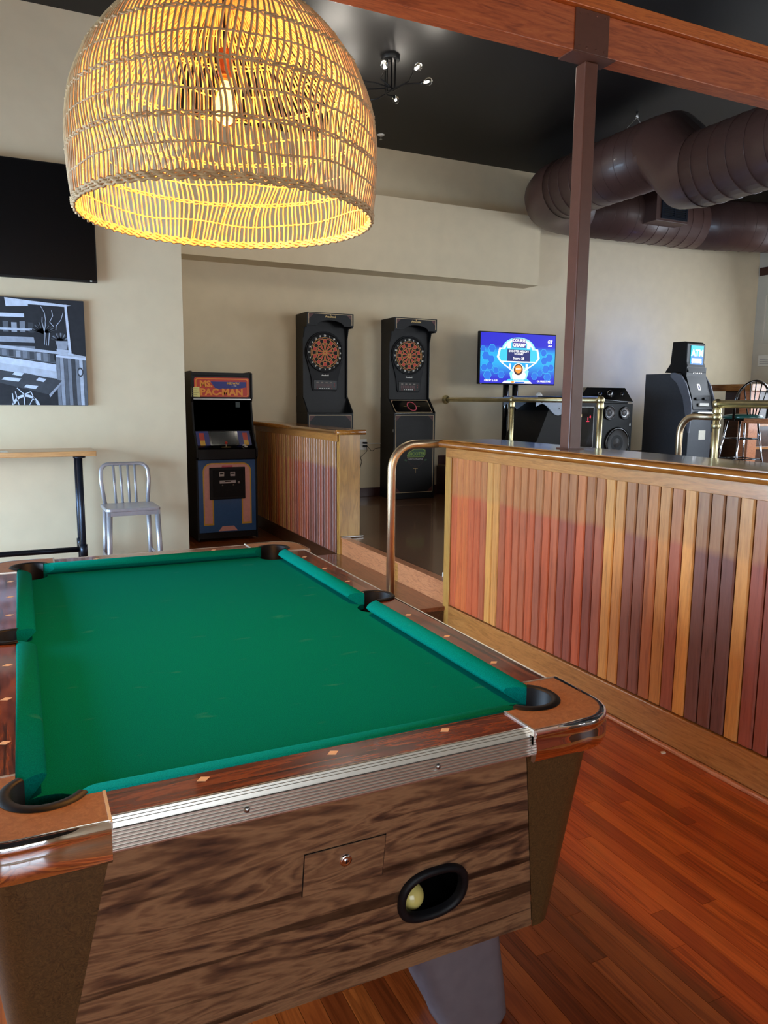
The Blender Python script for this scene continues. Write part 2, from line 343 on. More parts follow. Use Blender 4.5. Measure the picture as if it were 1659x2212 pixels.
# ------------------------------------------------------------------ the setting
ZC = 4.36; YB = 8.47; YL = 6.69; XC = 1.294; XR = 10.4; XS = -3.3; YF = -3.2; Z1 = .285; Z2 = .66
PX0, PX1, PY0, PY1 = -.78, 2.4, -.6, 3.9          # where floor boards are built singly
fb = MB().use('floor').box(XS, 2.47, YF, YB, -.12, -.012)
fb.box(XS, PX0, YF, YB, -.012, 0).box(PX1, 2.47, YF, YB, -.012, 0).box(PX0, PX1, YF, PY0, -.012, 0).box(PX0, PX1, PY1, YB, -.012, 0)
floor = struct(fb.build('floor'), 'reddish strip oak floor around the pool table')
pm = MB().use('plank'); PW = .057; g = .0007
pm.v = [(x, y, z) for z in (-.0118, 0) for y in (0, 1) for x in (g, PW-g)]
pm.prism  # board: flat box
pm.v = []; pm.box(g, PW-g, 0, 1, -.0115, 0); pme = None
cols = [(196, 98, 40), (180, 86, 34), (212, 112, 48), (168, 78, 32), (190, 92, 38), (154, 70, 28), (204, 104, 46)]
rows = int(round((PX1-PX0)/PW)); nb = 0
rowset = []
for r in range(rows):
    y = PY0 - random.random()*.8; segs = []
    while y < PY1:
        L = random.uniform(.9, 1.7); a, b = max(y, PY0), min(y+L, PY1)
        if b-a > .12: segs.append((a, b))
        elif segs: segs[-1] = (segs[-1][0], b)
        y += L
    rowset.append(segs)
for r, segs in enumerate(rowset):
    prev = PY0
    for a, b in segs:
        a = prev; prev = b
        if b is segs[-1][1]: b = PY1
        if pme is None: o = pm.build('plank', floor); pme = o.data
        else: o = link('plank', pme, floor)
        o.location = (PX0+r*PW, a+.0006, 0); o.scale = (1, b-a-.0012, 1)
        o.color = (*lin(random.choice(cols)), 1); nb += 1
print('floor planks', nb)
struct(MB().use('floor2').box(2.47, 4.8, YF, YB, Z1-.2, Z1).build('floor_raised'), 'dark glossy raised floor behind the panelled partition')
struct(MB().use('floor2').box(4.8, XR, YF, YB, Z1, Z2).build('floor_platform'), 'upper platform floor with the games and cash machine')
# step between the partitions
st = struct(MB().use('step').box(1.93, 2.44, 4.13, 5.98, .115, .142).build('floor_step', bevel=.004), 'low wooden step in the partition gap')
bx('riser_board', 'darkwood', st, 1.95, 2.44, 4.14, 5.97, 0, .115)
bx('riser_board', 'riser', st, 2.436, 2.468, 4.16, 4.86, .142, Z1-.004, .002)
bx('riser_board', 'riser', st, 2.436, 2.468, 5.06, 5.94, .142, Z1-.004, .002)
bx('riser_board', 'oak', st, 2.437, 2.468, 4.862, 5.058, .142, Z1-.006, .002)
bx('nosing', 'riser', st, 2.428, 2.50, 4.16, 5.94, Z1-.006, Z1+.006, .003)
# walls
struct(MB().use('wall').box(XS, XC, YL, YL+.15, 0, ZC).box(XC-.15, XC, YL+.15, YB, 0, ZC).build('wall_left'), 'beige wall with the television and canvas')
struct(MB().use('wall').box(XC-.15, XR+.1, YB, YB+.15, 0, ZC).build('wall_back'), 'beige back wall behind the dart machines')
struct(MB().use('wall').box(XC, 6.03, 8.15, YB, 2.915, 3.745).build('wall_soffit'), 'beige boxed soffit hanging over the dart machines')
struct(MB().use('ceil').box(XS-.2, XR+.2, YF-.2, YB+.2, ZC, ZC+.12).build('ceiling'), 'black painted ceiling')
def window_wall(name, axis, at, a0, a1, holes, out):
    """wall in plane axis=at from a0..a1 with rectangular holes (b0,b1,z0,z1)"""
    m = MB().use('wall_pale' if name == 'wall_right' else 'wall'); t0, t1 = sorted((at, at+out)); f = (lambda p, q, z0, z1: m.box(t0, t1, p, q, z0, z1)) if axis == 'x' else (lambda p, q, z0, z1: m.box(p, q, t0, t1, z0, z1))
    cur = a0
    for b0, b1, z0, z1 in sorted(holes):
        f(cur, b0, 0, ZC); f(b0, b1, 0, z0); f(b0, b1, z1, ZC); cur = b1
    f(cur, a1, 0, ZC)
    return struct(m.build(name))
tag(window_wall('wall_right', 'x', XR, YF, YB, [(2.5, 7.3, .95, 3.05)], .15), 'pale wall at the far end of the platform')
window_wall('wall_side', 'x', XS, YF, YL, [(2.3, 6.3, .15, 1.95)], -.15)
window_wall('wall_front', 'y', YF, XS, XR, [(-2.3, 1.1, .15, 2.9), (5.9, 10.1, .75, 3.05)], -.15)
PANE = glass('window_glass', (235, 245, 250))
def window(name, axis, at, a0, a1, z0, z1, n):
    m = MB().use('white'); d0, d1 = at-.11, at-.05
    def f(p, q, u, v):
        if axis == 'x': m.box(d0, d1, p, q, u, v)
        else: m.box(p, q, d0, d1, u, v)
    f(a0, a1, z0, z0+.06); f(a0, a1, z1-.06, z1)
    for k in range(n+1):
        c = a0+(a1-a0)*k/n; f(max(a0, c-.03), min(a1, c+.03), z0, z1)
    o = struct(m.build(name))
    for k in range(n):
        b0, b1 = a0+(a1-a0)*k/n+.03, a0+(a1-a0)*(k+1)/n-.03; mp_ = MB().use(PANE)
        if axis == 'x': mp_.box(at-.083, at-.079, b0, b1, z0+.06, z1-.06)
        else: mp_.box(b0, b1, at-.083, at-.079, z0+.06, z1-.06)
        mp_.build('pane', o)
    return o
window('window_1', 'x', XS, 2.3, 6.3, .15, 1.95, 3)
window('window_2', 'y', YF, -2.3, 1.1, .15, 2.9, 3)
window('window_3', 'x', XR+.16, 2.5, 7.3, .95, 3.05, 4)
window('window_added', 'y', YF, 5.9, 10.1, .75, 3.05, 4)  # unseen window added to carry the fill light for the back wall
# baseboards and trim
bb = struct(bx('baseboard_back', 'redtrim', None, 2.62, 4.8, YB-.016, YB, Z1, Z1+.11, .003))
struct(bx('baseboard_platform', 'redtrim', None, 4.8, XR, YB-.016, YB, Z2, Z2+.11, .003))
struct(bx('trim_1', 'redtrim', None, XR-.02, XR, YF, YB-.03, 3.40, 3.52, .003), 'dark red band high on the pale wall')
struct(bx('trim_2', 'redtrim', None, 4.78, 4.8, YF, YB, Z1, Z2-.02, .003), 'dark red riser along the platform edge')
pn = MB().use('wall_pale')
for y0, y1, z0, z1 in ((7.2, 8.32, 2.38, 2.41), (8.29, 8.32, 2.41, 3.1), (7.2, 8.32, 3.1, 3.13)): pn.box(XR-.022, XR, y0, y1, z0, z1)
struct(pn.build('trim_3'), 'raised moulding frame on the pale wall')

# ---- panelled half walls
CED = {'r': (196, 96, 56), 'o': (208, 108, 56), 'b': (186, 100, 64), 'd': (160, 84, 62), 'g': (226, 162, 84), 'y': (216, 150, 80), 'p': (146, 90, 72), 'k': (124, 78, 66), 'm': (172, 96, 68), 'n': (196, 120, 70)}
SEQ = 'roorrbgybrbbrmrbddrdmgyppnymgkkkgddmpddmpdkkmmddpm'
def boards(parent, x, y_near, y_far, z0, z1, seq, wd=.066):
    me = None; n = int((y_far-y_near)/wd); out = []
    for k in range(n):
        y1 = y_far-k*wd; y0 = y1-wd
        if me is None:
            mb = MB().use('cedar'); gp = .0024; t = .013; ch = .0055
            # board with small chamfers so every joint shows as a groove
            pr_ = [(0, gp), (t-ch, gp), (t, gp+ch), (t, wd-gp-ch), (t-ch, wd-gp), (0, wd-gp)]   # (depth, y)
            pts = [(-d, yy) for d, yy in pr_]
            mb.prism(pts[::-1], 0, z1-z0)
            o = mb.build('plank', parent); me = o.data
        else: o = link('plank', me, parent)
        o.location = (x, y0, z0); c = CED[seq[k % len(seq)]]
        j = random.uniform(.9, 1.08); o.color = (*[min(1, v*j) for v in lin(c)], 1); out.append(o)
    return out
XF = 2.43
hw = struct(MB().use('darkwood').box(XF+.004, 2.74, -1.2, 4.15, 0, 1.16).build('wall_divider'), 'long half-height partition clad in varied cedar boards with oak cap')
boards(hw, XF, .6, 4.085, .165, 1.125, SEQ)
bx('top_rail', 'oak', hw, XF-.018, XF+.01, -.9, 4.15, 1.105, 1.165, .002)
bx('end_stile', 'oakv', hw, XF-.018, XF+.01, 4.087, 4.15, .0, 1.105, .002)
bx('end_panel', 'oakv', hw, XF-.014, 2.74, 4.15, 4.164, 0, 1.165, .002)
bx('base_board', 'base', hw, XF-.022, XF+.01, -.9, 4.085, .016, .158, .006)
bx('shoe_moulding', 'riser', hw, XF-.042, XF-.02, -.9, 4.085, .0, .02, .007)
nose = []
for k in range(9):
    a = -PI/2 + PI*k/8; nose.append((2.385-.024*math.cos(a)*1.0, 1.187+.022*math.sin(a)))
cp = MB().use('oakcap'); cp.smooth = False
prof = [(2.46, 1.165)] + nose + [(2.40, 1.209), (2.40, 1.213), (2.46, 1.213)]
n_ = len(prof); b0 = len(cp.v)
for y in (-.9, 4.19): cp.v += [(x, y, z) for x, z in prof]
for k in range(n_):
    j = (k+1) % n_; cp.smooth = 0 < k < 9; cp.face([k, n_+k, n_+j, j])
cp.smooth = False; cp.face(range(n_)[::-1]); cp.face(range(n_, 2*n_))
cp.build('cap_nosing', hw)
bx('cap_top', 'captop', hw, 2.46, 2.79, -.9, 4.19, 1.165, 1.211, .004)
# far partition
fp = struct(MB().use('darkwood').box(XF+.004, 2.60, 5.96, YB, 0, 1.16).build('wall_partition'), 'short beadboard partition beside the arcade machine with oak end')
boards(fp, XF, 5.99, YB, .142, 1.125, 'gygynygonygnoyngbyrnbdrbdrdpdkpdkpdkpdkpd')
bx('end_panel', 'oakv', fp, XF-.012, 2.605, 5.94, 5.962, .142, 1.165, .002)
bx('end_stile', 'oakv', fp, XF-.016, XF+.01, 5.962, 5.992, .142, 1.105, .002)
bx('top_rail', 'oak', fp, XF-.016, XF+.01, 5.992, YB, 1.105, 1.165, .002)
bx('base_board', 'darkwood', fp, XF-.02, XF+.01, 5.985, YB, 0, .142, .003)
bx('metal_threshold', 'steel', fp, 2.43, 2.63, 5.915, 5.94, Z1+.006, Z1+.016, .002)
c2 = MB().use('oakcap')
for y in (5.915, YB): c2.v += [(x, y, z) for x, z in [(2.62, 1.165)] + nose + [(2.40, 1.209), (2.62, 1.209)]]
n_ = 12
for k in range(n_):
    j = (k+1) % n_; c2.smooth = 0 < k < 9; c2.face([k, n_+k, n_+j, j])
c2.smooth = False; c2.face(range(n_)[::-1]); c2.face(range(n_, 2*n_))
c2.build('cap', fp)
en = MB().use('oakcap').tube([(2.375, 5.912, 1.187), (2.64, 5.912, 1.187)], .022, 12); en.build('cap_end', fp)

# ---- beam, post, ducts
bm_ = thing('wooden_beam', 'stained timber beam with a bolted plate crossing overhead', 'beam', (0, 3.13, 3.08))
bx('timber', 'beam', bm_, XS, XR, -.05, .05, 0, .185, .004)
bx('top_strip', 'strip', bm_, XS, XR, -.075, .05, .187, .25, .003)
pl_ = bx('steel_plate', 'postpaint', bm_, 2.43, 2.63, -.056, -.05, .0, .185, .001)
for x in (2.455, 2.50, 2.555, 2.605):
    for z in (.02, .165): MB().use('postpaint').lathe([(.0001, -.005), (.004, -.004), (.005, 0)], (x, -.056, z), 8, '-y').build('bolt', pl_)
bx('saddle', 'postpaint', bm_, 2.42, 2.68, -.054, .054, -.006, 0)
sp = thing('steel_post', 'square brown steel post rising from the partition cap to the beam', 'post', (2.583, 3.168, 1.211))
bx('shaft', 'postpaint', sp, -.038, .038, -.038, .038, 0, 3.074-1.211, .006)
bx('foot_plate', 'postpaint', sp, -.05, .05, -.05, .05, 0, .006, .001)
def spiral(mb, path, r, pitch=.17):
    """spiral duct: round tube with thin raised seam rings"""
    mb.tube(path, r, 32)
    for a, b in zip([Vector(p) for p in path], [Vector(p) for p in path][1:]):
        n = max(1, int((b-a).length/pitch)); d = (b-a).normalized(); u = Vector((0, 0, 1)); w_ = d.cross(u)
        for k in range(1, n):
            c = a.lerp(b, k/n); mb.tube([c+(u*math.cos(t)+w_*math.sin(t))*(r+.001)+d*(.02*t/6.28) for t in [2*PI*i/32 for i in range(32)]], .0035, 4, closed=True)
    return mb
du = thing('air_duct', 'large round brown spiral air duct bending along the ceiling', 'duct', (5.8, 7.0, 3.88))
R_ = .325
spiral(MB().use('duct'), [(-.15, -4.6, -.35), (-.15, -1.72, -.35)], R_).build('straight_run', du)
MB().use('duct').tube([(-.15, -1.75, -.35), (-.15, -1.62, -.35), (-.02, -1.18, 0), (0, -1.05, 0)], R_+.004, 28, cap=False).build('offset_elbow', du)
spiral(MB().use('duct'), [(0, -1.1, 0), (0, .45, 0)], R_).build('straight_run', du)
el = [(0, .40, 0)] + [(.66-.66*math.cos(a), .44+.62*math.sin(a), 0) for a in [PI/2*k/6 for k in range(7)]]
MB().use('duct').tube(el + [(.75, 1.06, 0)], R_+.004, 28, cap=False).build('corner_elbow', du)
spiral(MB().use('duct'), [(.7, 1.06, 0), (2.7, 1.0, 0)], R_).build('straight_run', du)
spiral(MB().use('duct'), [(2.7, 1.0, 0), (4.55, .45, 0)], R_).build('straight_run', du)
vb = bx('register_box', 'duct', du, 1.52, 2.06, .52, .95, -.16, .2, .004)
gr = MB().use('pipe')
gr.box(1.60, 2.04, .505, .52, -.13, -.10).box(1.60, 2.04, .505, .52, .17, .2).box(1.60, 1.63, .505, .52, -.10, .17).box(2.01, 2.04, .505, .52, -.10, .17).box(1.81, 1.83, .505, .52, -.10, .17)
gr.build('grille_frame', vb)
for k in range(12): bx('louvre', 'pipe', vb, 1.63, 2.01, .508, .518, -.095+k*.0225, -.083+k*.0225)
bx('grille_back', 'blackdark', vb, 1.63, 2.01, .5185, .52, -.10, .17)
hg = thing('duct_hanger', 'thin wire hanger holding up the air duct', 'hanger', (5.8, 6.3, ZC))
MB().use('steel').tube([(0, 0, 0), (0, 0, -.06)], .012, 8).build('anchor', hg)
MB().use('steel').tube([(-.12, 0, -.17), (0, 0, -.05), (.12, 0, -.17)], .004, 6).build('wire', hg)
# ------------------------------------------------------------------ pool table
TX, TY = .494, 2.2525
pt = thing('pool_table', 'coin-operated pool table with green cloth and walnut laminate sides', 'pool table', (TX, TY, 0))
BX, BY, OX, OY, TXo, TYo, CXo, CYo = .534, .9815, .605, 1.062, .617, 1.077, .632, 1.09
PC = (.487, .937); PR = .06
def arc(c, r, a0, a1, n=14): return [(c[0]+r*math.cos(math.radians(a0+(a1-a0)*k/n)), c[1]+r*math.sin(math.radians(a0+(a1-a0)*k/n))) for k in range(n+1)]
def mirror(pts, sx, sy):
    q = [(p[0]*sx, p[1]*sy) for p in pts]
    return q if sx*sy > 0 else q[::-1]
# bed with pocket cut-outs, going round counter-clockwise from the middle of the +x side
SPC = (.548, 0); SPR = .056
q1 = [(BX, .055)]
corner = [(BX, PC[1]-.037)] + arc(PC, PR, -38, -142-0, 16)[:0]
def bed_corner(): # cut toward the table centre: arc on the inside of the pocket circle
    return [(BX, PC[1]-.0375)] + arc(PC, PR, -39, -218+0, 14)[1:-1] + [(PC[0]-.0405, BY)]
quad = arc(SPC, SPR, 180, 104.6, 6) + bed_corner()
poly = quad + mirror(quad, -1, 1) + mirror(quad, -1, -1) + mirror(quad, 1, -1)
bb_ = MB().use('cloth'); bb_.prism(poly, .745, .762); bb_.build('bed_cloth', pt)
bx('slate_tray', 'blackdark', pt, -.5, .5, -.95, .95, .60, .605)
# cushions
def cushion(p0, p1, inward, k0, k1):
    """p0->p1 back line along the border, noses shortened by k at each end"""
    prof = [(0, .8), (.004, .8035), (.03, .801), (.044, .796), (.05, .789), (.046, .783), (.03, .77), (.018, .7625), (0, .7625)]
    P0, P1 = Vector((*p0, 0)), Vector((*p1, 0)); d = (P1-P0).normalized(); iw = Vector((*inward, 0)); m = MB().use('cloth'); n = len(prof)
    ts = 6
    rowsv = []
    for s_, P, k in ((1, P0, k0), (-1, P1, k1)):
        rowsv.append([P + d*(s_*k*dd) + iw*dd + Vector((0, 0, z)) for dd, z in prof])
    m.v = [tuple(v) for v in rowsv[0]+rowsv[1]]
    flip = d.cross(iw).z > 0
    for i in range(n):
        j = (i+1) % n; q = [i, j, n+j, n+i]; m.smooth = i < 6; m.face(q[::-1] if not flip else q)
    m.smooth = False; e0 = list(range(n)); e1 = list(range(n, 2*n))
    m.face(e0[::-1] if flip else e0); m.face(e1 if flip else e1[::-1])
    return m.build('cushion', pt)
for sx in (1, -1):
    for sy in (1, -1): cushion((sx*BX, sy*.05), (sx*BX, sy*.903), (-sx, 0), .55, 1.0)
for sy in (1, -1): cushion((-.452, sy*BY), (.452, sy*BY), (0, -sy), 1.0, 1.0)
# wooden rails
long_ = arc(SPC, .06, 100, 0, 8)
long_poly = [(BX, .059)] + [p for p in long_ if p[0] > BX+.001] + [(.611, 0)]
seg_up = [(BX, .059)] + [p for p in long_ if p[0] > BX+.001]
for sx in (1, -1):
    pts = seg_up + mirror(seg_up, 1, -1) if False else None
    right = [(BX, -.86), (OX, -.86), (OX, .86), (BX, .86), (BX, .0585)] + [p for p in arc(SPC, .06, 103.5, -103.5, 14)][1:-1] + [(BX, -.0585)]
    MB().use('railwoody').prism(mirror(right, sx, 1), .765, .8).build('side_rail', pt)
for sy in (1, -1):
    MB().use('railwood').prism(mirror([(-.40, BY), (.40, BY), (.40, OY), (-.40, OY)], 1, sy), .765, .8).build('end_rail', pt)
# fluted aluminium trim
def trim(a, b, out):
    prof = [(0, .8005), (.003, .8012)]
    for k in range(3): prof += [(.004+.0035*k, .800-.0035*k), (.0055+.0035*k, .8005-.0035*k), (.0068+.0035*k, .797-.0035*k)]
    prof += [(.0145, .788)]
    for k in range(7):
        z = .786-.0058*k; prof += [(.0150, z), (.0168, z-.0015), (.0168, z-.0035), (.0150, z-.005)]
    prof += [(.0145, .744), (0, .744)]
    A, B = Vector((*a, 0)), Vector((*b, 0)); o_ = Vector((*out, 0)); m = MB().use('alu'); n = len(prof)
    m.v = [tuple(A+o_*d+Vector((0, 0, z))) for d, z in prof] + [tuple(B+o_*d+Vector((0, 0, z))) for d, z in prof]
    fl = (B-A).cross(o_).z > 0
    for i in range(n):
        j = (i+1) % n; q = [i, j, n+j, n+i]; m.face(q if fl else q[::-1])
    t = m.build('metal_trim', pt)
    for s_ in (.27, .73):
        c = A.lerp(B, s_)+o_*.0168
        MB().use('steel').lathe([(.0001, -.004), (.0045, -.003), (.006, 0)], (0, 0, 0), 10, '-y').build('screw', t, loc=(c.x, c.y, .768), rot=(0, 0, math.atan2(out[0], -out[1])*1.0))
for sy in (1, -1): trim((-.40, sy*OY), (.40, sy*OY), (0, sy))
for sx in (1, -1): trim((sx*OX, -.86), (sx*OX, .86), (sx, 0))
# corner castings with chrome edge, pocket liners
outer = [(.40, CYo)] + arc((CXo-.10, CYo-.10), .10, 90, 0, 10) + [(CXo, .86)]        # clockwise when seen from above
top_in = [(BX, .86), (BX, PC[1]-.0375)] + arc(PC, PR, -38.6, 132, 14)[1:-1] + [(PC[0]-.0405, BY), (.40, BY)]
for sx in (1, -1):
    for sy in (1, -1):
        ins = [(.40, CYo-.006)] + arc((CXo-.10, CYo-.10), .094, 90, 0, 10) + [(CXo-.006, .86)]
        ct = MB().use('casttop').prism(mirror((ins + top_in)[::-1], sx, sy), .77, .802).build('corner_casting', pt)
        # chrome band: profile swept along the outer path
        prof = [(-.012, .8025), (-.005, .8035), (.001, .801), (.004, .795), (.003, .788), (.001, .785), (.004, .775), (.0055, .762), (.004, .748), (.0, .738), (-.004, .734), (-.012, .734)]
        nrm = [(0, 1)] + [(math.cos(math.radians(90-9*k)), math.sin(math.radians(90-9*k))) for k in range(11)] + [(1, 0)]
        m = MB().use('chrome'); n = len(prof); m.smooth = True
        for (px_, py_), (nx, ny) in zip(outer, nrm):
            for d, z in prof: m.v.append(((px_+nx*d)*sx, (py_+ny*d)*sy, z))
        for i in range(len(outer)-1):
            for k in range(n-1):
                q = [i*n+k, (i+1)*n+k, (i+1)*n+k+1, i*n+k+1]; m.face(q if sx*sy > 0 else q[::-1])
        m.smooth = False
        e0 = list(range(n)); e1 = list(range((len(outer)-1)*n, len(outer)*n)); m.face(e0 if sx*sy < 0 else e0[::-1]); m.face(e1[::-1] if sx*sy < 0 else e1)
        m.build('chrome_edge', ct)
        for a, b in (((.40, BY), (.40, CYo-.002)), ((BX, .86), (CXo-.002, .86))):
            mm = MB().use('alu'); h = .0025
            x0, x1 = sorted((a[0]*sx-h if a[0] == b[0] else a[0]*sx, b[0]*sx+h if a[0] == b[0] else b[0]*sx)); y0, y1 = sorted((a[1]*sy-(h if a[1] == b[1] else 0), b[1]*sy+(h if a[1] == b[1] else 0)))
            if a[0] == b[0]: x0, x1 = a[0]*sx-h, a[0]*sx+h
            mm.box(x0, x1, y0, y1, .79, .8032).build('joint_strip', ct)
        lin_ = MB().use('rubber'); N_ = 18; lin_.smooth = True
        prof = [(.054, .66), (.054, .803), (.058, .8065), (.070, .8065), (.075, .803)]
        n = len(prof)
        A_ = [-52 + (148+52)*k/N_ for k in range(N_+1)]
        for a in A_:
            for d, z in prof: lin_.v.append(((PC[0]+d*math.cos(math.radians(a)))*sx, (PC[1]+d*math.sin(math.radians(a)))*sy, z))
        for i in range(N_):
            for k in range(n-1):
                q = [i*n+k, i*n+k+1, (i+1)*n+k+1, (i+1)*n+k]; lin_.face(q if sx*sy < 0 else q[::-1])
        lin_.build('pocket_liner', pt)
        MB().use('blackdark').lathe([(.062, .746), (.062, .64), (.0001, .638)], (PC[0]*sx, PC[1]*sy, 0), 20).build('pocket_cup', pt)
for sx in (1, -1):
    lin_ = MB().use('rubber'); N_ = 16; lin_.smooth = True; prof = [(.054, .66), (.054, .8035), (.057, .8065), (.066, .8065), (.07, .803)]; n = len(prof)
    for k in range(N_+1):
        a = math.radians(-106+212*k/N_)
        for d, z in prof: lin_.v.append(((SPC[0]+d*math.cos(a))*sx, d*math.sin(a), z))
    for i in range(N_):
        for k in range(n-1):
            q = [i*n+k, i*n+k+1, (i+1)*n+k+1, (i+1)*n+k]; lin_.face(q if sx < 0 else q[::-1])
    lin_.build('pocket_liner', pt)
    MB().use('blackdark').lathe([(.06, .746), (.06, .64), (.0001, .638)], (SPC[0]*sx, 0, 0), 20).build('pocket_cup', pt)
# diamonds
def dia(x, y): MB().use('ivory').prism([(x-.012, y-.003), (x+.002, y-.009), (x+.012, y+.003), (x-.002, y+.009)], .8, .8006).build('sight_diamond', pt)
for sy in (1, -1):
    for x in (-.2405, 0, .2405): dia(x, sy*1.006)
for sx in (1, -1):
    for y in (.24, .475, .71):
        for sy in (1, -1): dia(sx*.553, sy*y)
# skirt panels and corner posts
ZT, ZBt, BXb, BYb = .745, .28, .552, .985
TH = math.atan2(1.062-BYb, ZT-ZBt)
HX, HZ, HA, HB = .214, .462, .068, .052          # ball return centre and half-axes
def se(t, a, b, e=.8): c, s = math.cos(t), math.sin(t); return (HX+a*abs(c)**e*(1 if c > 0 else -1), HZ+b*abs(s)**e*(1 if s > 0 else -1))
def yp(z): return -(BYb + (1.062-BYb)*(z-ZBt)/(ZT-ZBt))
bmh = bmesh.new()
outl = [(-.40, ZT), (-.49, ZBt), (.49, ZBt), (.40, ZT)]
hole = [se(2*PI*k/32, HA, HB) for k in range(32)]
ov = [bmh.verts.new((x, yp(z), z)) for x, z in outl]; hv = [bmh.verts.new((x, yp(z), z)) for x, z in hole]
ed = [bmh.edges.new((a, b)) for L in (ov, hv) for a, b in zip(L, L[1:]+L[:1])]
bmesh.ops.triangle_fill(bmh, edges=ed, use_beauty=True)
bmesh.ops.recalc_face_normals(bmh, faces=bmh.faces)
for f in bmh.faces:
    if f.normal.y > 0: f.normal_flip()
me = bpy.data.meshes.new('end_panel'); bmh.to_mesh(me); bmh.free(); me.materials.append(M['walnut']); nearp = link('end_panel', me, pt)
MB().use('walnut').poly([(.40, 1.062, ZT), (.49, BYb, ZBt), (-.49, BYb, ZBt), (-.40, 1.062, ZT)][::-1]).build('end_panel', pt)
for sx in (1, -1):
    q = [(sx*.602, -.86, ZT), (sx*BXb, -.9, ZBt), (sx*BXb, .9, ZBt), (sx*.602, .86, ZT)]
    MB().use('walnuty').poly(q if sx < 0 else q[::-1]).build('side_panel', pt)
for sx in (1, -1):
    for sy in (1, -1):
        tp = [(.40, 1.064)] + arc((.604-.085, 1.064-.085), .085, 90, 0, 8) + [(.604, .86)]
        bt = [(.49, BYb+.002)] + arc((BXb+.002-.05, BYb+.002-.05), .05, 90, 0, 8) + [(BXb+.002, .9)]
        m = MB().use('speckle'); m.smooth = True; n = len(tp)
        m.v = [(x*sx, y*sy, ZT) for x, y in tp] + [(x*sx, y*sy, ZBt-.002) for x, y in bt]
        for k in range(n-1):
            qq = [k, k+1, n+k+1, n+k]; m.face(qq if sx*sy > 0 else qq[::-1])
        m.build('corner_post', pt)
bx('underside', 'blackdark', pt, -.535, .535, -.97, .97, ZBt-.001, ZBt+.004)
# coin door with lock
door = MB().use('walnut'); door.box(-.081, .081, -.0025, 0, -.046, .046)
dz = .589; d_ = door.build('coin_door', pt, loc=(.011, yp(dz)-.0005, dz), rot=(TH, 0, 0), bevel=.0008)
fr = MB().use('blackdark')
for a in ((-.0825, -.081, -.0475, .0475), (.081, .0825, -.0475, .0475), (-.081, .081, .046, .0475), (-.081, .081, -.0475, -.046)): fr.box(a[0], a[1], -.0008, 0, a[2], a[3])
fr.build('door_gap', d_)
lk = MB().use('chrome').lathe([(.0001, -.008), (.005, -.008), (.0055, -.006), (.0075, -.007), (.0115, -.007), (.013, -.0025)], (0, 0, 0), 20, '-y').build('lock', d_, loc=(.0, 0, .014))
MB().use('blackdark').box(-.001, .001, -.0086, -.008, -.0045, .0045).build('keyhole', lk)
# ball return: moulded ring and chute
rg = MB().use('rubber'); rg.smooth = True
prof = [(.016, -.001), (.016, -.009), (.010, -.013), (.003, -.012), (0, -.006), (-.002, .004)]
n = len(prof)
for k in range(40):
    t = 2*PI*k/40
    for d, y in prof:
        c = se(t, HA-.004+d, HB-.004+d); rg.v.append((c[0]-HX, y, c[1]-HZ))
for k in range(40):
    l = (k+1) % 40
    for i in range(n-1): rg.face([k*n+i, k*n+i+1, l*n+i+1, l*n+i])
rgo = rg.build('ball_return', pt, loc=(HX, yp(HZ), HZ), rot=(TH, 0, 0))
chu = MB().use('blackdark')
X_, Za, Zb, Y0_, Y1_ = .085, HZ-.0625, HZ+.06, yp(HZ)+.012, yp(HZ)+.17
P_ = [(HX-X_, Y0_, Za), (HX+X_, Y0_, Za), (HX+X_, Y0_, Zb), (HX-X_, Y0_, Zb), (HX-X_, Y1_, Za), (HX+X_, Y1_, Za), (HX+X_, Y1_, Zb), (HX-X_, Y1_, Zb)]
for q in ((0, 1, 5, 4), (1, 2, 6, 5), (2, 3, 7, 6), (3, 0, 4, 7), (4, 5, 6, 7)): chu.poly([P_[i] for i in q][::-1])
chu.build('ball_chute', pt)
# legs
for sx in (1, -1):
    for sy in (1, -1):
        m = MB().use('greylg'); m.smooth = True; rings_ = []
        for z, cx, cy, hx, hy in ((.28, .335, .83, .115, .105), (.10, .375, .85, .098, .092), (.02, .398, .862, .085, .08), (.0, .398, .862, .08, .075)):
            for (a, b) in rrect(-hx, hx, -hy, hy, .045, 4): m.v.append(((cx+a)*sx, (cy+b)*sy, z))
        L = 20
        for i in range(3):
            for k in range(L):
                j = (k+1) % L; qq = [i*L+k, i*L+j, (i+1)*L+j, (i+1)*L+k]; m.face(qq[::-1] if sx*sy > 0 else qq)
        m.smooth = False; m.face(range(3*L, 4*L)[::-1] if sx*sy > 0 else range(3*L, 4*L))
        m.build('leg', pt)
ball = tag(MB().use(plain('yellow_ivory', (228, 206, 120), .15, coat=.6, var=.05)).sphere((0, 0, 0), .0286, 24, 14).build('pool_ball', None, loc=(TX+.190, TY+yp(.43)+.045, .4285)), 'yellowed pool ball lying in the black ball return opening', 'ball')

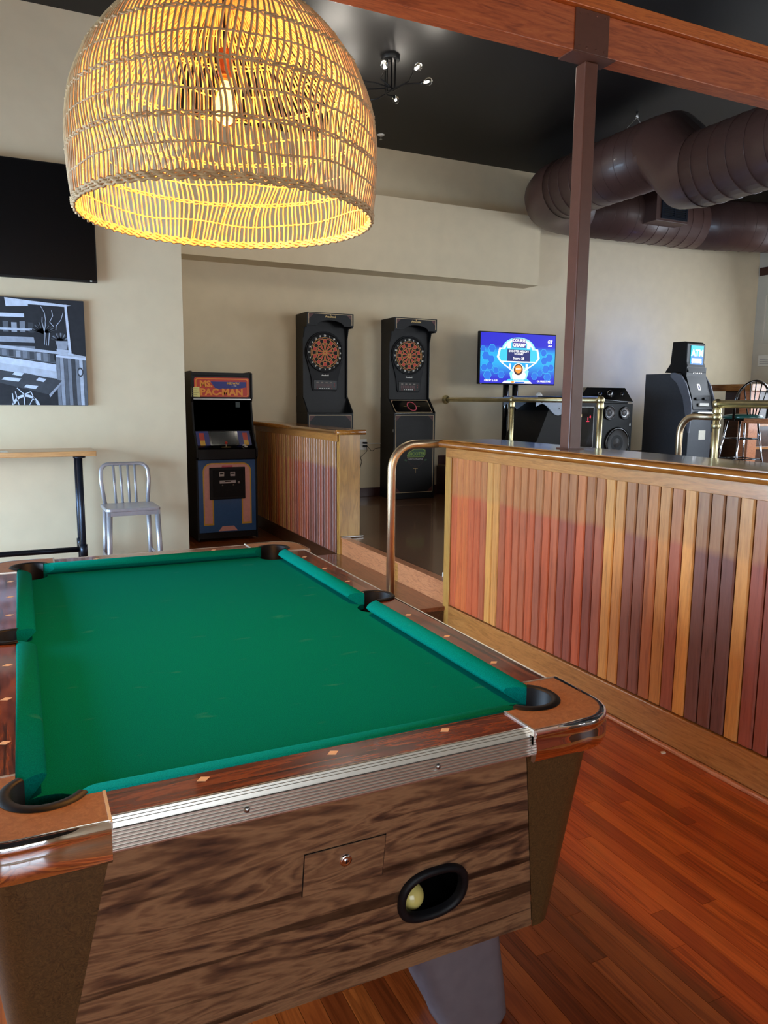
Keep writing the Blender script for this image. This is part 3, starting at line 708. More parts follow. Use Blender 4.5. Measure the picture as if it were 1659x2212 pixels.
# ------------------------------------------------------------------ pendant lamp
LX, LY, LZ = .507, 2.0, 1.909
lp = thing('pendant_lamp', 'huge woven rattan dome pendant lamp glowing amber above the pool table', 'pendant lamp', (LX, LY, LZ))
LPROF = [(0, .364), (.03, .370), (.1, .376), (.18, .377), (.26, .365), (.34, .332), (.42, .272), (.48, .2), (.53, .12), (.56, .05)]
def lr(h):
    for (a, r0), (b, r1) in zip(LPROF, LPROF[1:]):
        if a <= h <= b:
            t = (h-a)/(b-a); return r0+(r1-r0)*t
    return LPROF[-1][1]
def lrs(h): return (lr(max(0, h-.02))+2*lr(h)+lr(min(.56, h+.02)))/4
NS = 168; st_ = MB().use('rattan')
for k in range(NS):
    a0 = 2*PI*k/NS; pts = []; p1, p2, p3 = 2*a0, 5*a0+1, random.random()*.8
    jt = random.uniform(-.25, .25)*2*PI/NS
    for i in range(31):
        h = .56*i/30
        a = a0 + jt*math.sin(h*20+p3*6) + .05*math.sin(h*9+p1) + .018*math.sin(h*24+p2) + .006*math.sin(h*46+3*a0)
        r = lrs(h); pts.append((r*math.cos(a), r*math.sin(a), h))
    st_.tube(pts, .0030, 4, cap=False)
tag(st_.build('rattan_strands', lp), 'close upright rattan strands', kind='stuff')
def hoop(h, r, amp, freq, dz=0, wob=0, ph=0):
    n = 220; pts = []
    for k in range(n):
        a = 2*PI*k/n; z = h+dz+wob*(math.sin(5*a+ph)+.6*math.sin(9*a+2*ph)); rr = lrs(min(.56, max(0, z)))+amp*math.sin(freq*a+ph)
        pts.append((rr*math.cos(a), rr*math.sin(a), z+amp*.8*math.cos(freq*a+ph)))
    MB().use('rattan').tube(pts, r, 5, closed=True).build('hoop', lp)
for k in range(3):
    hoop(0, .0042, .0035, 80, -.004+.006*k, 0, 2.1*k)
for h in (.115, .228, .34, .445, .53):
    hoop(h, .0026, .0028, 90, 0, .0, 0); hoop(h, .0026, .0028, 90, .006, .0, 3.1)
for i, h in enumerate((.06, .172, .285, .395, .49)): hoop(h, .0026, .0014, 90, 0, .005, i*1.7)
MB().use('blackdark').tube([(0, 0, .39), (0, 0, ZC-LZ)], .004, 8).build('cord', lp)
MB().use(plain('socket_copper', (150, 84, 50), .35, metal=.6)).lathe([(.0001, .40), (.016, .395), (.019, .385), (.019, .345), (.017, .335), (.0001, .334)], (0, 0, 0), 18).build('lamp_socket', lp)
bl = MB().use(glass('amber_glass', (255, 224, 160)))
bl.lathe([(.0001, .218), (.014, .221), (.027, .233), (.032, .25), (.031, .268), (.022, .298), (.0145, .322), (.0135, .336)], (0, 0, 0), 24)
blo = bl.build('bulb', lp)
MB().use(emit('filament_glow', (255, 196, 96), 9)).lathe([(.0001, .226), (.012, .229), (.021, .24), (.024, .254), (.022, .27), (.013, .30), (.006, .322)], (0, 0, 0), 14).build('filament', blo)
pl = bpy.data.lights.new('lamp_glow', 'POINT'); pl.energy = 50; pl.color = (1, .44, .10); pl.shadow_soft_size = .035
po = bpy.data.objects.new('lamp_glow', pl); COL.objects.link(po); po.parent = lp; po.location = (0, 0, .20)
# ------------------------------------------------------------------ ceiling fixtures
ch = thing('chandelier', 'black branching ceiling light with clear round bulbs', 'ceiling light', (3.03, 6.3, ZC))
MB().use('black').lathe([(.0001, -.035), (.075, -.033), (.08, -.028), (.08, 0)], (0, 0, 0), 28).build('canopy', ch)
BUL = [(2.773, 5.88, 4.1), (3.03, 5.78, 4.1), (3.237, 5.98, 4.1), (3.177, 6.49, 4.1), (2.54, 6.39, 4.1), (2.60, 6.23, 4.1), (2.89, 6.76, 4.1)]
cg = glass('clear_glass', (255, 255, 255)); cf = emit('white_filament', (255, 246, 226), 45)
for i, (x, y, z) in enumerate(BUL):
    d = Vector((x-3.03, y-6.3, 0)); L = d.length; u = d.normalized(); a = 2*PI*i/7
    p0 = Vector((.045*math.cos(a), .045*math.sin(a), -.03)); zb = z-ZC-.005*(i % 3)
    side = Vector((-u.y, u.x, 0))*(.06 if i % 2 else -.06)
    end = Vector((d.x, d.y, zb)); nk = end-u*.055; kn = nk-u*.03
    path = fillet([p0, Vector((p0.x, p0.y, zb)), Vector((u.x*L*.45, u.y*L*.45, zb))+side, kn, nk], .03, 5)
    MB().use('black').tube(path, .006, 8).build('arm', ch)
    MB().use('black').tube([nk-u*.03, nk+u*.004], [.013, .015], 12).build('socket', ch)
    pr_ = [(0, .012), (.012, .014), (.03, .026), (.048, .031), (.066, .028), (.078, .016), (.082, .001)]
    bo = MB().use(cg).tube([nk+u*t for t, r in pr_], [r for t, r in pr_], 16).build('bulb', ch)
    MB().use(cf).tube([nk+u*.014, nk+u*.05], [.007, .007], 8).build('filament', bo)
    l = bpy.data.lights.new('bulb_light', 'POINT'); l.energy = 5; l.color = (1, .92, .8); l.shadow_soft_size = .02
    lo = bpy.data.objects.new('bulb_light', l); COL.objects.link(lo); lo.parent = ch; lo.location = end+u*.06
sk = thing('sprinkler_head', 'small white sprinkler head on the black ceiling', 'sprinkler', (3.776, 8.077, ZC))
MB().use('white').lathe([(.0001, -.012), (.03, -.012), (.04, -.004), (.042, 0)], (0, 0, 0), 20).build('escutcheon', sk)
MB().use('steel').lathe([(.0001, -.05), (.014, -.05), (.014, -.046), (.005, -.044), (.005, -.01)], (0, 0, 0), 12).build('deflector', sk)

# ------------------------------------------------------------------ beige wall: television, canvas, bar table, chair
tv = thing('wall_television', 'large switched-off black television on the beige wall', 'television', (-.15, 6.60, 2.355))
bx('case', 'blackdark', tv, -.767, .767, 0, .045, 0, .866, .006)
bx('screen', 'tvglass', tv, -.757, .757, -.002, .004, .016, .856)
bx('bezel_strip', 'black', tv, -.767, .767, -.004, 0, 0, .016, .002)
bx('logo', 'white', tv, .712, .727, -.0045, -.004, .004, .013)
bx('wall_bracket', 'blackdark', tv, -.25, .25, .045, .09, .25, .6)
cv = thing('canvas_print', 'black and white canvas of a restaurant interior under the television', 'picture', (-.13, 6.645, 1.392))
bx('canvas', plain('canvas_edge', (60, 66, 84), .8), cv, -.64, .64, 0, .044, 0, .82, .003)
def G(v): v = min(240, v*1.12+14); return (int(v*.84), int(v*.90), int(v*1.0))
GM = {k: plain('print_tone_%d' % k, G(k), .75, spec=.2, var=.12, scale=22) for k in (22, 40, 62, 90, 120, 150, 180, 210, 235)}
dc = Decal()
# photo coordinates: u (0..200 px of the visible right part) -> x, v -> z ; right edge at u=186
def cp_(u, v): return (.64-(187-u)*.00345, (876-v)*.00347+0.0)
def cpl(pts, t, l=1): dc.pl([cp_(*p) for p in pts][::-1], GM[t], l)
cpl([(2, 641), (183, 652), (188, 876), (2, 876)], 40)
dc.rect(-.64, .64, .0, .82, GM[40], .5)
cpl([(-180, 745), (80, 745), (80, 762), (-180, 762)], 120, 2); cpl([(-180, 725), (78, 725), (80, 737), (-180, 737)], 150, 2)
for u in range(-170, 70, 17): cpl([(u, 690+(u % 5)), (u+11, 690+(u % 5)), (u+11, 715), (u, 715)], (62, 90, 150, 120)[u % 4], 2)
cpl([(-60, 676), (61, 674), (61, 682), (-60, 684)], 210, 2); cpl([(-100, 706), (80, 706), (80, 711), (-100, 711)], 180, 3)
cpl([(23, 641), (70, 645), (70, 657), (25, 660)], 235, 2); cpl([(70, 645), (160, 651), (146, 655), (70, 653)], 210, 2)
# counter ledge running down to the post
cpl([(-180, 735), (0, 743), (140, 756), (186, 764), (186, 771), (120, 760), (0, 750), (-180, 743)], 180, 3)
cpl([(-180, 745), (0, 751), (115, 761), (122, 782), (0, 766), (-180, 752)], 90, 3)
for u in range(-170, 112, 14): cpl([(u, 752+max(0, u)*.08), (u+9, 752+max(0, u)*.08), (u+9, 764+max(0, u)*.14), (u, 764+max(0, u)*.14)], (120, 62, 150)[(u//14) % 3], 4)
# booth seat back
cpl([(-180, 756), (0, 768), (122, 784), (124, 800), (0, 782), (-180, 768)], 210, 3); cpl([(-180, 768), (0, 782), (124, 800), (122, 816), (0, 798), (-180, 780)], 180, 3)
# panelling, right
for i in range(8):
    u = 122+i*8.2; cpl([(u, 765+i*.6), (u+7.6, 765.6+i*.6), (u+8.4, 876), (u+.8, 876)], (120, 150, 90, 120, 62, 120, 180, 90)[i], 3)
cpl([(122, 762), (186, 768), (186, 773), (122, 767)], 210, 4)
dc.ring(*cp_(173, 800), .0, .022, GM[62], 5, ez=1.7); dc.ring(*cp_(173, 800), .0, .014, GM[180], 6, ez=1.7)
# white post
cpl([(145, 650), (150, 650), (156, 758), (150, 758)], 235, 6); cpl([(148, 757), (160, 759), (160, 763), (148, 761)], 210, 6)
# plants
for k in range(26):
    a = math.radians(15+150*k/25); L = 20+10*random.random(); c = (98, 716)
    dc.line([cp_(*c), cp_(c[0]+L*math.cos(a), c[1]-L*math.sin(a)*.9)], .008, GM[(22, 62, 22, 90)[k % 4]], 5)
for k in range(16):
    a = math.radians(20+140*k/15); L = 20; c = (133, 733)
    dc.line([cp_(*c), cp_(c[0]+L*math.cos(a), c[1]-L*math.sin(a))], .009, GM[(62, 120, 40)[k % 3]], 5)
for pts in ([(100, 740), (101, 712), (97, 690), (98, 680)], [(101, 712), (105, 690), (103, 670), (96, 656)], [(125, 708), (126, 698), (137, 684), (142, 668)], [(121, 700), (113, 690), (120, 676), (118, 664)], [(108, 742), (111, 714)], [(104, 742), (103, 714)]):
    dc.line([cp_(*p) for p in pts], .0045, GM[180], 6)
cpl([(123, 731), (150, 731), (147, 750), (127, 750)], 150, 6); cpl([(124, 749), (150, 751), (150, 757), (125, 755)], 180, 6)
# dining table with settings and a cane chair
cpl([(-150, 796), (0, 800), (60, 805), (133, 820), (104, 852), (0, 826), (-150, 815)], 62, 4); cpl([(104, 852), (133, 820), (134, 824), (106, 858)], 150, 5)
for u, v, w_ in ((14, 818, 34), (58, 834, 24), (36, 806, 18), (84, 818, 16), (-40, 812, 30), (-90, 806, 30)): cpl([(u, v-4), (u+w_, v-1), (u+w_-6, v+6), (u-6, v+2)], 210, 6)
dc.ring(*cp_(55, 886), .088, .105, GM[210], 6, a0=.0, a1=PI, ez=1.12)
for a, b in (((40, 876), (34, 846)), ((52, 876), (52, 852)), ((52, 852), (38, 838)), ((52, 852), (66, 846)), ((66, 846), (78, 876)), ((62, 876), (70, 860)), ((30, 876), (28, 850))): dc.line([cp_(*a), cp_(*b)], .007, GM[210], 6)
# trim anything that strays outside the canvas
dc.v = [(min(.638, max(-.638, x)), y, min(.818, max(.002, z))) for x, y, z in dc.v]
dc.build('print', cv)

bt = thing('bar_table', 'narrow counter-height table with wooden top on dark pipe legs along the beige wall', 'table', (0, 6.36, 0))
bx('table_top', 'benchtop', bt, -1.9, .515, -.19, .24, 1.014, 1.053, .004)
for x in (.395, -1.7):
    for y in (-.14, .17):
        lg = MB().use('pipe').tube([(x, y, .012), (x, y, 1.002)], .0215, 14).build('leg', bt)
        MB().use('pipe').lathe([(.045, 1.002), (.045, 1.010), (.03, 1.014)], (x, y, 0), 18).lathe([(.045, .012), (.045, 0)], (x, y, 0), 18).build('flange', lg)
        MB().use('pipe').tube([(x, y, .24), (x, y, .33)], .029, 14).build('pipe_tee', lg)
    MB().use('pipe').tube([(x, -.14, .285), (x, .17, .285)], .02, 12).build('side_pipe', bt)
MB().use('pipe').tube([(-1.7, -.09, .285), (.395, -.09, .285)], .0215, 14).build('foot_rail', bt)
tag(MB().use('paper').prism([(-.27, -.13), (-.09, -.12), (-.1, .02), (-.28, .01)], 1.053, 1.0545).build('paper_sheet', None, loc=(0, 6.36, 0)), 'white paper sheet lying on the narrow wooden table', 'paper')

cs = thing('metal_stool_chair', 'silver-blue metal counter chair with slatted back against the beige wall', 'chair', (.757, 6.27, 0), .03)
m = MB().use('chair'); m.prism(rrect(-.205, .205, -.19, .19, .04), .585, .612); m.build('seat', cs, bevel=.008, seg=3)
bx('seat_apron', 'chair', cs, -.198, .198, -.186, -.176, .555, .59, .003)
for sx in (1, -1):
    MB().use('chair').tube([(sx*.178, -.165, .59), (sx*.198, -.185, 0)], [.022, .017], 12).build('leg', cs)
    MB().use('chair').tube([(sx*.168, .165, .59), (sx*.185, .2, 0)], [.02, .016], 12).build('leg', cs)
    bx('side_stretcher', 'chair', cs, sx*.19-.006, sx*.19+.006, -.17, .18, .2, .225, .002)
fp_ = fillet([(-.165, .17, .60), (-.188, .205, .80), (-.18, .235, .925), (.18, .235, .925), (.188, .205, .80), (.165, .17, .60)], .085, 7)
MB().use('chair').tube(fp_, .0155, 12, up=(0, 1, 0), sq=.8).build('back_frame', cs)
for x in (-.085, -.03, .027, .082): MB().use('chair').tube([(x*.95, .175, .6), (x, .232, .915)], .0105, 8).build('back_slat', cs)

# ------------------------------------------------------------------ arcade cabinet
ac = thing('arcade_cabinet', 'old upright black arcade machine with red marquee and blue front panel', 'arcade machine', (1.893, 7.70, 0))
side = [(.0, .02), (.0, .845), (-.035, .87), (-.035, .955), (.10, 1.12), (.16, 1.42), (.13, 1.47), (.13, 1.72), (.20, 1.735), (.66, 1.73), (.72, 1.6), (.72, .02)]   # (y, z)
for s0, s1 in ((-.315, -.296), (.296, .315)):
    MB().use('black').prism([(y, z) for y, z in side][::-1], s0, s1, 'x').build('side_panel', ac, bevel=.002)
bx('body', 'blackdark', ac, -.296, .296, .16, .71, .03, 1.68)
bx('kick_plate', 'black', ac, -.296, .296, .01, .17, .03, .095, .002)
front = bx('front_panel', plain('arcade_blue', (38, 92, 150), .4, coat=.2), ac, -.296, .296, .004, .16, .096, .84, .002)
ap = plain('arcade_pink', (232, 170, 158), .45); ay = plain('arcade_yellow', (226, 178, 62), .45); ar = plain('arcade_red', (196, 52, 32), .4); aor = plain('arcade_orange', (238, 150, 40), .4); ab = plain('arcade_navy', (34, 44, 130), .4); apk = plain('arcade_rose', (214, 92, 108), .45)
d = Decal()
def arch(x0, x1, zt, r, wd, z0, mat, l):
    out_ = [(x0, z0)] + [(x0+r-r*math.cos(PI/2*k/6), zt-r+r*math.sin(PI/2*k/6)) for k in range(7)] + [(x1-r+r*math.sin(PI/2*k/6), zt-r+r*math.cos(PI/2*k/6)) for k in range(7)] + [(x1, z0)]
    ri = max(.01, r-wd); a, b, t = x0+wd, x1-wd, zt-wd
    inn = [(a, z0)] + [(a+ri-ri*math.cos(PI/2*k/6), t-ri+ri*math.sin(PI/2*k/6)) for k in range(7)] + [(b-ri+ri*math.sin(PI/2*k/6), t-ri+ri*math.cos(PI/2*k/6)) for k in range(7)] + [(b, z0)]
    for (p, q), (r_, s_) in zip(zip(out_, out_[1:]), zip(inn, inn[1:])): d.pl([p, r_, s_, q], mat, l)
arch(-.25, .25, .81, .09, .105, .17, ay, 1); arch(-.237, .237, .797, .08, .078, .19, ap, 2)
d.rect(-.055, .055, .757, .782, apk, 3)
d.pl([(-.10, .105), (.10, .105), (.06, .155), (-.06, .155)], ap, 2)
o = d.build('panel_art', front); o.location = (0, .0035, 0)
cd = bx('coin_door', 'black', ac, -.185, .185, -.012, .004, .435, .765, .008)
bx('inner_door', 'blackdark', cd, -.15, .165, -.015, -.011, .46, .74, .002)
for x in (-.062, .052):
    s_ = bx('coin_slot', 'steel', cd, x-.026, x+.026, -.02, -.014, .672, .718, .002); bx('slot_mouth', 'blackdark', s_, x-.018, x+.018, -.0206, -.02, .695, .708)
cr = bx('coin_return', 'steel', cd, -.085, .082, -.022, -.014, .6, .632, .002); bx('slot_mouth', 'blackdark', cr, -.03, .03, -.0226, -.022, .616, .626)
MB().use('steel').lathe([(.0001, -.024), (.012, -.022), (.013, -.014)], (.115, 0, .605), 14, '-y').build('lock', cd)
for x in (-.055, .058): MB().use('steel').lathe([(.0001, -.019), (.007, -.018), (.008, -.014)], (x, 0, .582), 10, '-y').build('bolt', cd)
for x in (-.1, .02): bx('return_cup', 'blackdark', cd, x-.025, x+.02, -.017, -.014, .5, .525)
bx('control_shelf', 'black', ac, -.296, .296, -.025, .17, .846, .95, .004)
cpn = MB().use('blackgloss').prism([(-.025, .95), (.06, .985), (.06, .95)][::-1], -.296, .296, 'x').build('control_panel', ac)
MB().use(plain('brassy_bezel', (170, 150, 96), .4)).lathe([(.05, 0), (.045, .004), (.0001, .005)], (0, .018, .968), 20).build('stick_plate', cpn, rot=None)
MB().use('steel').tube([(0, .018, .968), (0, .018, 1.005)], .006, 8).build('joystick', cpn)
MB().use(ar).sphere((0, .018, 1.012), .015, 12, 8).build('joystick_ball', cpn)
for p in ((.2, .0, .966), (.19, .035, .979)): MB().use('white').lathe([(.017, 0), (.016, .012), (.0001, .015)], p, 14).build('button', cpn)
bzl = MB().use('blackgloss').prism([(.06, .985), (.165, 1.13), (.165, .985)][::-1], -.296, .296, 'x').build('monitor_bezel', ac)
tb = math.atan2(.145, .105)
W_ = .179
for s_ in (1, -1):
    dd = Decal()
    def sxp(pts, mat, l): dd.pl([(p[0]*s_, p[1]) for p in (pts if s_ > 0 else pts[::-1])], mat, l)
    sxp([(.15, .0), (.28, .0), (.28, W_), (.15, W_)], ab, 1); sxp([(.2, .0), (.25, .0), (.25, .06), (.2, .06)], ay, 2); sxp([(.2, .06), (.25, .06), (.25, .15), (.2, .15)], ar, 2)
    dd.build('bezel_art', bzl, loc=(0, .0595, .9855), rot=(-(PI/2-tb), 0, 0))
bx('screen', plain('crt_glass', (52, 56, 58), .1, coat=.6), ac, -.13, .12, -.0015, 0, .012, W_-.02).__setattr__('parent', bzl)
scr = [c for c in bzl.children if c.name.startswith('screen')][0]; scr.location = (0, .0595, .9855); scr.rotation_euler = (-(PI/2-tb), 0, 0)
bx('viewing_glass', 'blackgloss', ac, -.296, .296, .16, .165, 1.13, 1.45)
bx('sticker', plain('faded_sticker', (52, 66, 66), .6), ac, .14, .185, .156, .16, 1.37, 1.425)
mq = bx('marquee', 'black', ac, -.296, .296, .14, .30, 1.455, 1.69, .003)
d = Decal()
d.pl(rrect(-.285, .285, 1.475, 1.672, .025), ar, 1); d.pl(rrect(-.272, .272, 1.482, 1.662, .022), aor, 2); d.pl(rrect(-.262, .262, 1.486, 1.652, .02), ar, 3)
d.pl([(-.12, 1.63), (.25, 1.63), (.25, 1.575), (.16, 1.56), (.0, 1.56), (-.06, 1.545)], ab, 4)
d.text('MS.', -.165, 1.603, .085, aor, 5, sx=1.05, bold=.004); d.text('PAC-MAN', -.005, 1.522, .092, aor, 5, sx=1.08, bold=.004)
d.text('MIDWAY', .115, 1.613, .03, ay, 5, sx=1.1, bold=.001)
d.text('c. 1981', .125, 1.588, .018, M['white'], 5)
d.build('marquee_art', mq, loc=(0, .1395, 0))
bx('marquee_lip', 'steel', ac, -.296, .296, .132, .142, 1.448, 1.458)
bx('top_rail', 'black', ac, -.296, .296, .14, .16, 1.69, 1.722, .003)
nt_ = thing('sticky_note', 'pale yellow handwritten note stuck on the arcade marquee', 'note', (1.617, 7.835, 1.475))
d = Decal(); d.pl([(-.042, .0), (.046, -.002), (.043, .1), (-.043, .094)], 'note', 1)
nm = MB().use('note'); nm.poly([(-.042, -.004, 0), (.046, -.006, -.002), (.043, -.001, .1), (-.043, -.001, .094)]); nm.poly([(-.042, -.0035, 0), (.046, -.0055, -.002), (.043, -.0005, .1), (-.043, -.0005, .094)][::-1]); nm.build('paper', nt_)
d = Decal()
for k in range(4): d.line([(-.03, .08-.02*k), (.03-.012*(k % 2), .08-.02*k)], .004, plain('pencil', (168, 160, 110), .8), 1)
d.build('writing', nt_, loc=(0, -.0062, 0))

# ------------------------------------------------------------------ dart machines
dk = plain('dart_black', (14, 15, 18), .45, spec=.3, coat=0, var=.1); gl = plain('cream_line', (214, 190, 150), .5); rd = plain('dart_red', (190, 44, 30), .5); dr = plain('dart_deep_red', (120, 34, 24), .5); wr = plain('spider_orange', (206, 150, 50), .45); gold = plain('gold_print', (208, 176, 108), .4); maroon = plain('maroon_print', (74, 28, 28), .45)
NUM = [20, 1, 18, 4, 13, 6, 10, 15, 2, 17, 3, 19, 7, 16, 8, 11, 14, 9, 12, 5]
def frame_lines(d, x0, x1, z0, z1, wd, sides='lrtb'):
    if 'l' in sides: d.rect(x0, x0+wd, z0, z1, gl, 1)
    if 'r' in sides: d.rect(x1-wd, x1, z0, z1, gl, 1)
    if 't' in sides: d.rect(x0, x1, z1-wd, z1, gl, 1)
    if 'b' in sides: d.rect(x0, x1, z0, z0+wd, gl, 1)
def corners(d, x0, x1, z0, z1, s, which='tl tr bl br'):
    for w_ in which.split():
        x = x0 if w_[1] == 'l' else x1; z = z1 if w_[0] == 't' else z0; ux = s if w_[1] == 'l' else -s; uz = -s if w_[0] == 't' else s
        p = [(x, z), (x+ux, z), (x, z+uz)]; ar_ = (p[1][0]-p[0][0])*(p[2][1]-p[0][1])-(p[2][0]-p[0][0])*(p[1][1]-p[0][1])
        d.pl(p if ar_ > 0 else p[::-1], maroon, .5)
def dart(x, label, closed):
    t = thing('dart_machine', label, 'dart machine', (x, 8.08, Z1), 0, 'electronic dart machines on the back wall')
    W = .278
    # side silhouette: low cabinet, sloped tray sides, recessed upper part, hood
    lowz = 1.02
    lo = bx('lower_cabinet', dk, t, -W, W, 0, .37, 0, lowz, .003)
    d = Decal(); frame_lines(d, -W+.022, W-.022, .075, lowz-.018, .006); corners(d, -W+.028, W-.028, .081, lowz-.024, .07)
    if closed:
        for k in range(40):
            a = 2*PI*k/40; d.line([(.1*math.cos(a)+.02, .5+.1*math.sin(a)), (.118*math.cos(a)+.02, .5+.118*math.sin(a))], .003, maroon if k > 20 else gold, 1)
        grn = plain('logo_green', (150, 186, 66), .45); dg_ = plain('logo_dark_green', (40, 84, 44), .45)
        d.pl([(-.09, .5), (.13, .5), (.15, .53), (.15, .585), (.11, .6), (.0, .6), (-.08, .56), (-.1, .52)], grn, 2)
        d.pl([(-.085, .506), (.125, .506), (.142, .532), (.142, .578), (.108, .592), (.0, .592), (-.075, .553), (-.092, .522)], dg_, 3)
        d.text('SHOOTER', .025, .538, .055, grn, 4, sx=.9, bold=.001); d.text('DART CHALLENGE', .02, .478, .026, M['white'], 4, sx=.9)
        d.line([(-.13, .47), (-.1, .46)], .02, dg_, 2); d.line([(.14, .46), (.17, .47)], .02, dg_, 2)
        for s_ in (1, -1): d.line([(.02, .5+s_*.135), (.02, .5+s_*.19)], .004, gold, 1); d.line([(-.01, .5+s_*.135), (.05, .5+s_*.135)], .005, gold, 1)
    d.build('cabinet_print', lo, loc=(0, -.0003, 0))
    for z in (.45, .8): bx('hinge', 'steel', lo, -W-.003, -W, .01, .02, z, z+.035)
    # tray sides
    for s0, s1 in ((-W-.001, -W+.014), (W-.014, W+.001)):
        MB().use(dk).prism([(0, lowz), (0, lowz+.012), (.17, lowz+.19), (.37, lowz+.19), (.37, lowz)][::-1], s0, s1, 'x').build('tray_side', t)
    if closed:
        sl = MB().use('blackgloss').prism([(.004, lowz), (.004, lowz+.004), (.165, lowz+.165), (.165, lowz)][::-1], -W+.014, W-.014, 'x').build('sloped_lid', t)
        d = Decal(); L = math.hypot(.161, .161); frame_lines(d, -W+.03, W-.03, .012, L-.012, .006); corners(d, -W+.036, W-.036, .018, L-.018, .03)
        d.ring(0, L/2, .05, .062, apk, 1, ez=1.25); d.rect(-.11, -.065, L/2-.002, L/2+.002, gold, 1); d.rect(.065, .11, L/2-.002, L/2+.002, gold, 1)
        d.build('lid_print', sl, loc=(0, .0035, lowz+.004), rot=(-PI/4, 0, 0))
    else:
        bx('tray_back', 'black', t, -W+.014, W-.014, .165, .17, lowz, lowz+.16); bx('tray_floor', 'blackdark', t, -W+.014, W-.014, .004, .165, lowz, lowz+.004)
    up = bx('upper_cabinet', dk, t, -W+.004, W-.016, .17, .37, lowz+.0, 2.10, .004)
    for s0, s1 in ((-W+.002, -W+.014), (W-.026, W-.014)):
        MB().use(dk).prism([(.14, lowz+.17), (.14, 1.86), (.10, 1.98), (.37, 1.98), (.37, lowz+.17)][::-1], s0, s1, 'x').build('side_fin', t)
    # hood with arched cut
    hd = MB().use(dk); pts = [(-W, 2.125), (-W, 1.985), (-W+.06, 1.985)] + [(.16*-math.cos(PI*k/10), 1.985+.06*math.sin(PI*k/10)) for k in range(11)] + [(W-.06, 1.985), (W, 1.985), (W, 2.125)]
    hd.prism(pts, .0, .02, 'y'); hd.box(-W, W, .02, .37, 2.10, 2.125); hd.box(-W, -W+.015, .02, .37, 1.97, 2.10); hd.box(W-.015, W, .02, .37, 1.97, 2.10)
    h = hd.build('hood', t)
    d = Decal(); frame_lines(d, -W+.018, W-.018, 2.0, 2.115, .005, 'lrt'); corners(d, -W+.023, W-.023, 2.0, 2.11, .06, 'tl tr')
    d.text('Arachnid', 0, 2.083, .032, gold, 1, sx=1.1, bold=.001); d.ring(0, 2.103, 0, .006, gold, 1, seg=10)
    d.build('hood_print', h, loc=(0, -.0003, 0))
    # moulded face: raised surround, board, read-out
    sr = MB().use(plain('dart_face', (20, 21, 24), .55, spec=.3) if 'dart_face' not in bpy.data.materials else bpy.data.materials['dart_face'])
    shp = [(-.15, 1.27), (.13, 1.27), (.15, 1.3), (.16, 1.42)] + [(-.008+.236*math.cos(a), 1.70+.236*math.sin(a)) for a in [math.radians(-25+230*k/20) for k in range(21)]] + [(-.175, 1.42), (-.165, 1.3)]
    sr.prism(shp, .155, .17, 'y'); fc = sr.build('moulded_face', t, bevel=.005)
    CX_, CZ_ = -.008, 1.70
    rim = MB().use('black').lathe([(.222, .156), (.222, .146), (.214, .142), (.207, .146), (.207, .1545)], (CX_, 0, CZ_), 48, '-y').build('board_rim', t)
    bd = MB().use('blackdark').lathe([(.207, .1545), (.207, .152), (.0001, .152)][::-1], (CX_, 0, CZ_), 40, '-y', smooth=False).build('dartboard', t)
    d = Decal(); d.eps = .0004
    rings = [(.012, .09, 0), (.09, .108, 1), (.108, .15, 0), (.15, .168, 1)]
    for k in range(20):
        a = PI/2-2*PI*k/20; h_ = PI/20
        for r0, r1, inv in rings:
            red = (k % 2 == 0) ^ bool(inv)
            d.ring(0, 0, r0, r1, (rd if not inv else dr) if red else M['blackdark'], 1, seg=80, a0=a-h_, a1=a+h_)
        d.line([(.012*math.cos(a+h_), .012*math.sin(a+h_)), (.17*math.cos(a+h_), .17*math.sin(a+h_))], .003, wr, 3)
        d.text(str(NUM[k]), .188*math.cos(a), .188*math.sin(a), .026, M['white'], 2, bold=.0012)
    for r in (.014, .024, .09, .108, .15, .17): d.ring(0, 0, r-.0018, r+.0018, wr, 4, seg=60)
    d.ring(0, 0, 0, .012, rd, 2, seg=20)
    d.build('board_face', bd, loc=(CX_, .1518, CZ_))
    sc = bx('read_out', 'tvglass', t, -.145, .135, .150, .156, 1.285, 1.395, .003)
    d = Decal(); red_led = emit('red_led', (120, 20, 14), .5) if 'red_led' not in bpy.data.materials else bpy.data.materials['red_led']
    gw = plain('grey_window', (120, 110, 100), .5) if 'grey_window' not in bpy.data.materials else bpy.data.materials['grey_window']
    for x_ in (-.1, -.045, .01, .065): d.rect(x_-.014, x_+.014, 1.36, 1.373, gw, 1)
    for x_ in (-.07, -.043, -.016, .011, .038): d.rect(x_-.007, x_+.007, 1.298, 1.305, M['white'], 1)
    for x_, z_ in ((-.1, 1.3), (.07, 1.3), (.106, 1.328), (.106, 1.354)): d.ring(x_, z_, 0, .007, red_led, 1, seg=10)
    for x_ in range(8): d.rect(-.115+x_*.024, -.099+x_*.024, 1.316, 1.35, maroon, 1)
    d.build('read_out_print', sc, loc=(0, .1497, 0))
    d = Decal(); d.text('Arachnid', -.006, 1.447, .022, M['white'], 1, sx=1.1, bold=.001); d.build('badge', fc, loc=(0, .1545, 0))
    return t
dart(3.178, 'black dart machine with an open tray behind the short partition', False)
dart(4.253, 'black dart machine with a closed sloped lid and green printed logo', True)

